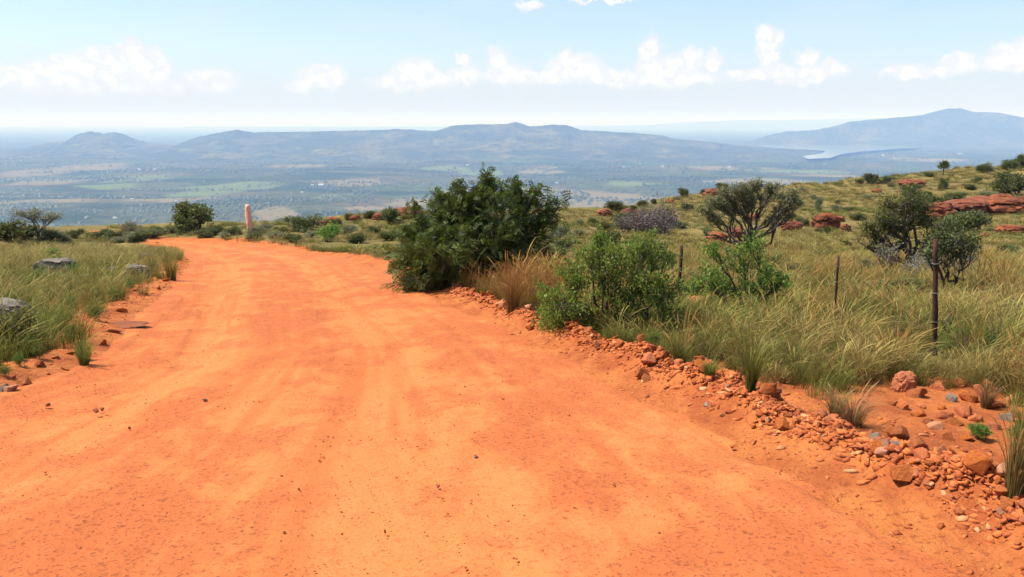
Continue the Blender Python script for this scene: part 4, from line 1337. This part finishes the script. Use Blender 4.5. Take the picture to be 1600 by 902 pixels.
for i, (px, py, w, h) in enumerate([(630, 342, 40, 13), (520, 350, 22, 8), (500, 353, 18, 6), (555, 346, 18, 7), (590, 344, 20, 8), (655, 340, 26, 8)]):
    ledge(px, py, w, h, 'red rock of the low row along the brow beside the dark round bush', ROCK_LEDGE, 61 + i, 'red rocks along the brow', layers=2)
for i, (px, py, w, h) in enumerate([(1540, 372, 14, 5), (1525, 362, 16, 8), (1585, 365, 40, 9), (1590, 412, 26, 6), (1560, 440, 20, 6), (1370, 302, 14, 5), (1240, 330, 10, 4), (1510, 418, 18, 4)]):
    ledge(px, py, w, h, 'small red rock poking from the grassy slope', ROCK_LEDGE, 81 + i, 'small red rocks in the slope grass', layers=2)

# the pale orange pillar on the brow
x, y = on_ground(390, 366)
y = min(y, 50.0)
x = float(side_of(390, 360)) * y
sc = y / F_PX
r = np.random.default_rng(4)
nz, na = 16, 14
V = []
for i in range(nz):
    t = i / (nz - 1)
    for j in range(na):
        a = 2 * math.pi * j / na
        rad = 4.6 * sc * (0.8 + 0.25 * math.sin(math.pi * min(t * 1.1, 1))) * (1 + 0.10 * float(fbm(np.array(math.cos(a) * 2 + 9 + t), np.array(math.sin(a) * 2 + 9 + t * 7), 2) - 0.5) * 5)
        if i == nz - 1:
            rad *= 0.7
        V.append((math.cos(a) * rad + 0.03 * math.sin(t * 5), math.sin(a) * rad, t * 48 * sc - 0.1 + (0.04 * r.random() if i == nz - 1 else 0)))
V.append((0, 0, 48 * sc - 0.12))
Fq = [(i * na + j, i * na + (j + 1) % na, (i + 1) * na + (j + 1) % na, (i + 1) * na + j) for i in range(nz - 1) for j in range(na)]
me = bpy.data.meshes.new('pillar')
me.from_pydata(V, [], Fq + [((nz - 1) * na + j, (nz - 1) * na + (j + 1) % na, nz * na) for j in range(na)])
me.polygons.foreach_set('use_smooth', np.ones(len(me.polygons), bool))
ROCK_PINK = mat_rock('salmon_stone', ((0.68, 0.37, 0.29), (0.64, 0.33, 0.25), (0.55, 0.26, 0.19)), 4.0)
o = link('stone_pillar', me, ROCK_PINK)
o.location = (x, y, float(height(np.array([x]), np.array([y]))[0]))
tag(o, 'slim salmon orange upright stone pillar on the brow behind the road', 'pillar')

# ------------------------------------------------------------------ the fence posts
def post(px, top_py, base_py, w_px, label, rust, cap, lean=0.0):
    x, y = on_ground(px, base_py)
    sc = y / F_PX
    z = float(height(np.array([x]), np.array([y]))[0])
    h = (EYE + y * float(slope_of(top_py))) - z
    root = empty('fence_post', (x, y, z))
    tag(root, label, 'fence post')
    root.rotation_euler = (0, lean, 0)
    rad = w_px * sc / 2
    rr = np.random.default_rng(px)
    n = 9
    t = np.linspace(0, 1, n)
    P = np.stack([rr.normal(size=n) * rad * 0.15, rr.normal(size=n) * rad * 0.15, -0.25 + t * (h + 0.25)], 1)
    Vt, Ft = tubes([(P, np.full(n, rad) * (1 + 0.08 * rr.normal(size=n)))], 8)
    k = len(Vt)
    Ft = np.vstack([Ft, [[k - 8 + a, k - 8 + b, k - 8 + c, k - 8 + d] for a, b, c, d in ((0, 1, 2, 3), (0, 3, 4, 7), (4, 5, 6, 7))]])
    me = mesh_np('shaft', Vt, Ft, smooth=True)
    link('shaft', me, rust, root)
    for zz in cap:
        ring = []
        a = np.linspace(0, 2 * np.pi, 12)
        C = np.stack([np.cos(a) * rad * 1.25, np.sin(a) * rad * 1.25, np.full(12, h * zz)], 1)
        Vt, Ft = tubes([(C, np.full(12, 0.004))], 5)
        link('wire_tie', mesh_np('wire_tie', Vt, Ft), WIRE, root)


RUST = mat_bark('rusty_steel', (0.03, 0.016, 0.013), (0.07, 0.03, 0.022))
WIRE = mat_bark('dull_wire', (0.10, 0.09, 0.085), (0.2, 0.19, 0.18))
post(1460, 374, 556, 8, 'thick rusty brown fence post standing in tall grass behind the boulder', RUST, (0.3, 0.55, 0.8), -R(5.5))
post(1302, 401, 500, 4, 'thin dark steel fence rod standing in the golden grass', RUST, (0.6, 0.85))
post(1061, 384, 470, 5, 'short rusty fence post between the two fresh green shrubs', RUST, (0.6, 0.85))
post(853, 386, 440, 4, 'dark fence rod in the grass just right of the big dark shrub', RUST, (0.8,))

# ------------------------------------------------------------------ grass
def tuft_mesh(name, seed, blades, h, lean, width, heads=0, head_h=0.0, spread=0.08, droop=0.5, segs=4, wind=(0.3, 0.0)):
    r = np.random.default_rng(seed)
    Vs, Fs, Ss, b = [], [], [], 0
    for i in range(blades + heads):
        is_head = i >= blades
        hh = (head_h if is_head else h) * (0.45 + 0.7 * r.random())
        a = r.random() * 6.28
        base = np.array([math.cos(a), math.sin(a), 0]) * spread * math.sqrt(r.random())
        out = np.array([math.cos(a), math.sin(a), 0]) * lean * (0.3 + r.random()) + np.array([wind[0], wind[1], 0]) * (0.4 + 0.8 * r.random()) * (0.6 if not is_head else 1.0)
        ns = segs + (3 if is_head else 0)
        t = np.linspace(0, 1, ns + 1)[:, None]
        P = base + np.array([0, 0, 1.0]) * hh * (t - droop * 0.35 * t ** 3 * (1.4 if is_head else 1)) + out * hh * t ** (2.0 if not is_head else 2.4)
        wv = width * (1 - t[:, 0] ** 1.6 * 0.85)
        if is_head:
            wv = np.where(t[:, 0] > 0.68, width * 1.5 * np.sin(np.pi * np.clip((t[:, 0] - 0.62) / 0.40, 0, 1)) + width * 0.2, width * 0.45)
        sd = np.array([-math.sin(a + r.normal() * 0.8), math.cos(a + r.normal() * 0.8), 0])
        Lp, Rp = P - sd * wv[:, None] / 2, P + sd * wv[:, None] / 2
        V = np.empty((2 * (ns + 1), 3))
        V[0::2], V[1::2] = Lp, Rp
        Vs.append(V)
        k = b + 2 * np.arange(ns)
        Fs.append(np.stack([k, k + 1, k + 3, k + 2], 1))
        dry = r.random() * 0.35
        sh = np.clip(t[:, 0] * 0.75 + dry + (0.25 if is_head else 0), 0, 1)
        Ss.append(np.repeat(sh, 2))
        b += len(V)
    return mesh_np(name, np.vstack(Vs), np.vstack(Fs), {'shade': np.concatenate(Ss)})


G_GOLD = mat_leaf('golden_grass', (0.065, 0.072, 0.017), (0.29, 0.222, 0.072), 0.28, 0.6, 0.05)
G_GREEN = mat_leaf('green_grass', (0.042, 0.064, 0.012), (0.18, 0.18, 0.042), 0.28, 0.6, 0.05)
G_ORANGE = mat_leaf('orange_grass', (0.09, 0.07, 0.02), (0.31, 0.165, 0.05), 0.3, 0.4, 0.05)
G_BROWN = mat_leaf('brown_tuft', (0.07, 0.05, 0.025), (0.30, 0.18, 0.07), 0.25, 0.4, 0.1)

grass_col = {}


def grass_set(key, n, mat, **kw):
    c = bpy.data.collections.new('tufts_' + key)
    for i in range(n):
        me = tuft_mesh('tuft', 1000 + hash_key(key) + i, **kw)
        me.materials.append(mat)
        o = bpy.data.objects.new('tuft_' + key, me)
        c.objects.link(o)
    grass_col[key] = c


def hash_key(k):
    return sum(ord(ch) * (i + 1) for i, ch in enumerate(k)) % 5000


WND = (0.32, -0.05)
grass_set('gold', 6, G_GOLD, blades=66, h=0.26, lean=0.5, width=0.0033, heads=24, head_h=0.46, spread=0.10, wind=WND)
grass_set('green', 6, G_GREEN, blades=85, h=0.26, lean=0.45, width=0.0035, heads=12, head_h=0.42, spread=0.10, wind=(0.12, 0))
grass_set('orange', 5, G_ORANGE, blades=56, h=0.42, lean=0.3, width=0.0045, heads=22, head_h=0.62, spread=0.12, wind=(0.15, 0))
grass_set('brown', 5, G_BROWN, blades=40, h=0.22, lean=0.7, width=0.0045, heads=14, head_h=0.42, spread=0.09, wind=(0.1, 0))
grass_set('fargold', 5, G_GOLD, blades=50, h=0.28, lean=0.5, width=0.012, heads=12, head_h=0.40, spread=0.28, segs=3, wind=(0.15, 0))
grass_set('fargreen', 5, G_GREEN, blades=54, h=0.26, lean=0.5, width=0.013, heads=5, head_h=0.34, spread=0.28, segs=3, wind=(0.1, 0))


def grass_object(name, key, pts, scl, label, seed):
    r = np.random.default_rng(seed)
    n = len(pts)
    z = height(pts[:, 0], pts[:, 1])
    me = bpy.data.meshes.new(name)
    me.vertices.add(n)
    me.vertices.foreach_set('co', np.stack([pts[:, 0], pts[:, 1], z - 0.015], 1).astype(np.float32).ravel())
    a = me.attributes.new('turn', 'FLOAT_VECTOR', 'POINT')
    turn = np.stack([r.normal(size=n) * 0.1, r.normal(size=n) * 0.1, r.normal(size=n) * 1.7], 1)
    a.data.foreach_set('vector', turn.astype(np.float32).ravel())
    a = me.attributes.new('size', 'FLOAT', 'POINT')
    a.data.foreach_set('value', scl.astype(np.float32))
    o = link(name, me)
    ng = bpy.data.node_groups.new(name + '_scatter', 'GeometryNodeTree')
    ng.interface.new_socket('Geometry', in_out='INPUT', socket_type='NodeSocketGeometry')
    ng.interface.new_socket('Geometry', in_out='OUTPUT', socket_type='NodeSocketGeometry')
    gi, go = ng.nodes.new('NodeGroupInput'), ng.nodes.new('NodeGroupOutput')
    ci = ng.nodes.new('GeometryNodeCollectionInfo')
    ci.inputs['Collection'].default_value = grass_col[key]
    ci.inputs['Separate Children'].default_value = True
    ci.inputs['Reset Children'].default_value = True
    ip = ng.nodes.new('GeometryNodeInstanceOnPoints')
    ip.inputs['Pick Instance'].default_value = True
    rt = ng.nodes.new('GeometryNodeInputNamedAttribute')
    rt.data_type = 'FLOAT_VECTOR'
    rt.inputs['Name'].default_value = 'turn'
    sz = ng.nodes.new('GeometryNodeInputNamedAttribute')
    sz.data_type = 'FLOAT'
    sz.inputs['Name'].default_value = 'size'
    L = ng.links.new
    L(gi.outputs[0], ip.inputs['Points'])
    L(ci.outputs[0], ip.inputs['Instance'])
    L(rt.outputs[0], ip.inputs['Rotation'])
    L(sz.outputs[0], ip.inputs['Scale'])
    L(ip.outputs[0], go.inputs[0])
    md = o.modifiers.new('scatter', 'NODES')
    md.node_group = ng
    tag(o, label, 'grass', kind='stuff')
    return o


def field(n, y0, y1, seed, power=1.0, s0=-0.85, s1=0.85):
    """spots spread over the slope, thinning out with distance as y**power"""
    r = np.random.default_rng(seed)
    u = r.random(n)
    y = (y0 ** power + u * (y1 ** power - y0 ** power)) ** (1 / power)
    x = (s0 + (s1 - s0) * r.random(n)) * (y + 1.5)
    sd = poly_sd(x, y, ROAD_POLY)
    return r, x, y, sd


# where bare sand shows: along the road and behind the rubble ridge
def cover(x, y, sd, lo, hi):
    c = sm(lo, hi, sd + (fbm(x * 1.1, y * 1.1, 3) - 0.5) * 1.3)
    return c


# right side, near
r, x, y, sd = field(24000, 4.2, 26, 201, 1.0, -0.1, 0.85)
right = x > np.interp(y, R_S[:60, 1], R_S[:60, 0])
cv = np.where(y > 6, cover(x, y, sd, 0.35, 0.9), cover(x, y, sd, 0.7, 1.5))
near_sand = sm(7.0, 4.5, y)
cv = cv * (1 - 0.97 * near_sand * sm(2.2, 1.2, sd))
for bx, by, br in [(1416, 616, 0.45), (1430, 640, 0.3), (1470, 665, 0.5), (1090, 496, 0.35), (1486, 640, 0.3), (1530, 640, 0.4), (1570, 668, 0.35), (1457, 566, 0.55), (1302, 512, 0.5)]:
    gx, gy = on_ground(bx, by)
    cv = cv * (1 - 0.96 * sm(br, br * 0.6, np.hypot(x - gx, (y - gy + 0.1) * 0.8)))
ok = right & (sd > 0.45) & (r.random(len(x)) < cv)
x, y, sd = x[ok], y[ok], sd[ok]
kind = fbm(x * 0.35 + 20, y * 0.35, 3) - 0.22 * sm(2.0, 0.7, sd) - 0.10 * sm(9, 5, y) + r.normal(size=len(x)) * 0.13
px_s = x / y
og = (np.abs(px_s - 0.0) < 0.075) & (y > 8.5) & (y < 15) & (r.random(len(x)) < 0.8)
og = og | (r.random(len(x)) < 0.06 * sm(0.45, 0.6, fbm(x * 0.6 + 33, y * 0.6, 3)) + 0.02)
brown = (r.random(len(x)) < 0.07 + 0.12 * sm(1.6, 0.6, sd)) & ~og
gold = (kind > 0.53) & ~og & ~brown
green = ~gold & ~og & ~brown
P = np.stack([x, y], 1)
lush = fbm(x * 0.8 + 5, y * 0.8, 3)
scl = (0.4 + 0.75 * r.random(len(x)) ** 1.5) * (0.55 + 1.0 * lush) * (1 + 0.2 * np.exp(-((x / y - 0.17) / 0.12) ** 2) * sm(2.5, 1.0, sd))
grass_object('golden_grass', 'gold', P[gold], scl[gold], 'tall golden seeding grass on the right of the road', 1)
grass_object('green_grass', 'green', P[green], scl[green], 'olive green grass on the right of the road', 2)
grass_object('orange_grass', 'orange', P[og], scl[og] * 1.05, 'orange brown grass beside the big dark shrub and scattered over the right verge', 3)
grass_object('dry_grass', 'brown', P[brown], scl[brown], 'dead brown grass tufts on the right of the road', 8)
# left side, near
r, x, y, sd = field(11000, 5.0, 40, 202, 1.0, -0.85, 0.0)
left = x < np.interp(y, L_S[:70, 1], L_S[:70, 0]) + 0.3
ok = left & (sd > 0.1) & (r.random(len(x)) < np.where(y > 7.5, cover(x, y, sd, -0.05, 0.6), cover(x, y, sd, 0.2, 1.1)) * (1 - 0.45 * sm(8, 5, y)))
x, y, sd = x[ok], y[ok], sd[ok]
kind = fbm(x * 0.4 + 70, y * 0.4, 3) + r.normal(size=len(x)) * 0.08 + 0.22 * sm(-0.45, -0.6, x / y) * sm(14, 22, y)
gold = kind > 0.54
P = np.stack([x, y], 1)
scl = (0.48 + 0.8 * r.random(len(x)) ** 1.5) * (0.6 + 0.9 * fbm(x * 0.8 + 55, y * 0.8, 3))
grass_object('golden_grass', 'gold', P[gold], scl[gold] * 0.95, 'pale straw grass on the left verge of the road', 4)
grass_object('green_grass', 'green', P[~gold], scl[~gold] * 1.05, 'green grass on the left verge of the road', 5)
# the slope beyond
r, x, y, sd = field(26000, 24, 150, 203, 1.35)
D = np.interp(x / np.maximum(y, 10), BROW_S, BROW[:, 2])
ok = (sd > 0.4) & (y < D + 6) & (r.random(len(x)) < 0.9)
x, y = x[ok], y[ok]
kind = fbm(x * 0.09 + 30, y * 0.09, 4) + r.normal(size=len(x)) * 0.06 + 0.10 * sm(50, 90, y)
bald = fbm(x * 0.15 + 90, y * 0.15, 3)
keep = bald < 0.66
x, y, kind = x[keep], y[keep], kind[keep]
gold = kind > 0.5
P = np.stack([x, y], 1)
scl = (0.7 + 0.5 * r.random(len(x))) * (0.8 + y / 160)
grass_object('golden_grass', 'fargold', P[gold], scl[gold], 'straw coloured grass covering the far hillside', 6)
grass_object('green_grass', 'fargreen', P[~gold], scl[~gold], 'olive grass covering the far hillside', 7)

# tussocks that stand alone by the road
def tussock(px, py, w, hgt, mat, label, group=None, seed=0, heads=20, lean=0.5):
    x, y = on_ground(px, py)
    sc = y / F_PX
    me = tuft_mesh('tussock', 4000 + seed, 170, hgt * sc, lean, 0.005, heads, hgt * sc * 1.15, w * sc * 0.16, 0.45, 4, (0.15, 0))
    me.materials.append(mat)
    o = link('grass_tussock', me)
    o.location = (x, y, float(height(np.array([x]), np.array([y]))[0]) - 0.02)
    tag(o, label, 'grass tussock', group)


tussock(1332, 668, 80, 70, G_BROWN, 'fan-shaped straw brown tussock on the sandy strip behind the rubble ridge', None, 1, 30, 0.75)
tussock(1305, 655, 46, 60, G_GOLD, 'thin pale tussock touching the fan-shaped brown tussock', None, 2)
tussock(1172, 615, 46, 110, G_GREEN, 'tall narrow green tussock with a purple brown foot by the rubble ridge', None, 3, 40, 0.32)
tussock(1584, 776, 90, 150, G_GOLD, 'tall upright broom of stiff grass at the end of the rubble ridge', None, 4, 60, 0.25)
tussock(1600, 760, 80, 160, G_GREEN, 'green stiff grass tussock behind the upright broom of grass', None, 5, 40, 0.3)
tussock(1062, 568, 56, 60, G_GREEN, 'bright green grass tussock between the green shrub and the rubble ridge', None, 6, 8, 0.45)
tussock(1108, 590, 40, 34, G_GREEN, 'low sparse green tussock on the rubble ridge', None, 7, 4, 0.6)
tussock(1222, 600, 30, 34, G_GOLD, 'small straw tussock beside the tall narrow green tussock', None, 8, 8, 0.5)
tussock(800, 488, 60, 90, G_ORANGE, 'tall orange tussock at the road edge beside the big dark shrub', None, 9, 40, 0.3)
tussock(1385, 585, 90, 80, G_GOLD, 'broad drooping golden tussock above the rounded orange boulder', None, 10, 110, 0.7)
tussock(1350, 600, 80, 80, G_GOLD, 'golden tussock with nodding seed heads left of the rounded orange boulder', None, 11, 80, 0.6)
tussock(1540, 640, 40, 50, G_BROWN, 'thin reddish brown dry tussock among the red stones', None, 12, 14, 0.4)
tussock(132, 574, 40, 60, G_GREEN, 'fresh green tussock at the edge of the road on the left', None, 13, 12, 0.4)
tussock(268, 438, 40, 56, G_GREEN, 'dark seeded tussock jutting into the road curve on the left', None, 14, 30, 0.35)

# ------------------------------------------------------------------ trees, woods and farms of the plain
r = np.random.default_rng(88)
N = 130000
d = 900 * np.exp(r.random(N) * math.log(9500 / 900))
s = (r.random(N) - 0.5) * 1.8
x = s * d
dens = fbm(x / 260 + 11, d / 420 + 3, 4)
band = fbm(x / 900 + 60, d / 150, 3)
ok = (r.random(N) < sm(0.54, 0.60, dens) * 0.95 + sm(0.60, 0.64, band) * 0.95 + 0.03)
x, d = x[ok][:46000], d[ok][:46000]
n = len(x)
oct_v = np.array([(1, 0, 0.35), (0.3, 0.95, 0.4), (-0.8, 0.6, 0.35), (-0.8, -0.6, 0.4), (0.3, -0.95, 0.35), (0, 0, 1.0)])
oct_f = np.array([(0, 1, 5), (1, 2, 5), (2, 3, 5), (3, 4, 5), (4, 0, 5)])
sz = (1.8 + 5.0 * r.random(n) ** 2) * (0.55 + d / 4200)
V = oct_v[None] * (0.7 + 0.6 * r.random((n, 6, 1))) * sz[:, None, None] * np.array([1.25, 1.25, 1.5])
gz = PLAIN_Z + (fbm(x / 1500, d / 1500, 4) - 0.5) * 50 * sm(1000, 3000, d) * sm(11000, 7000, d)
hz = base_h(x, d)
gz = np.maximum(gz, hz)
V = V + np.stack([x, d, gz - sz * 0.3], 1)[:, None, :]
Fw = (oct_f[None] + (np.arange(n) * 6)[:, None, None]).reshape(-1, 3)
me = mesh_np('woodland', V.reshape(-1, 3), Fw, {'shade': np.repeat(r.random(n), 6)})
o = link('woodland', me, mat_leaf('distant_tree', (0.025, 0.036, 0.017), (0.05, 0.06, 0.026), 0.0))
tag(o, 'dark trees and woods spread over the hazy valley floor', 'woodland', kind='stuff')

WALL_W = mat_bark('white_plaster', (0.72, 0.71, 0.68), (0.8, 0.79, 0.77))
ROOF_W = mat_bark('pale_sheet_roof', (0.42, 0.41, 0.40), (0.5, 0.49, 0.48))
for i, (px, py, w) in enumerate([(502, 288, 12), (488, 287, 6), (665, 233, 8), (680, 233, 6), (218, 267, 7), (242, 267, 6), (472, 299, 6), (206, 311, 6), (180, 344, 8), (275, 315, 5), (730, 258, 5), (975, 262, 5), (1035, 262, 6),
                                 (1140, 262, 5), (870, 284, 6), (1380, 243, 5), (1500, 241, 6)]):
    k = float(slope_of(py))
    d = (PLAIN_Z + 4 - EYE) / k
    xx = float(side_of(px, py)) * d
    zz = PLAIN_Z + float((fbm(np.array(xx / 1500), np.array(d / 1500), 4) - 0.5) * 50 * sm(1000, 3000, d) * sm(11000, 7000, d))
    L = w / F_PX * d * 0.7
    hh = L * 0.28
    h0 = empty('farm_building', (xx, d, zz), random.uniform(-0.3, 0.3))
    tag(h0, 'tiny pale farm building on the hazy valley floor', 'building', 'farm buildings in the valley')
    bm = bmesh.new()
    bmesh.ops.create_cube(bm, size=1.0, matrix=Matrix.Translation((0, 0, hh / 2)) @ Matrix.Diagonal((L, L * 0.5, hh + 6, 1)))
    me = bpy.data.meshes.new('wall'); bm.to_mesh(me); bm.free()
    link('wall', me, WALL_W, h0)
    me = bpy.data.meshes.new('roof')
    a, b, c = L * 0.53, L * 0.3, hh + 3
    me.from_pydata([(-a, -b, c), (a, -b, c), (a, b, c), (-a, b, c), (-a, 0, c + L * 0.14), (a, 0, c + L * 0.14)], [], [(0, 1, 5, 4), (2, 3, 4, 5), (0, 4, 3), (1, 2, 5), (3, 2, 1, 0)])
    link('roof', me, ROOF_W, h0)
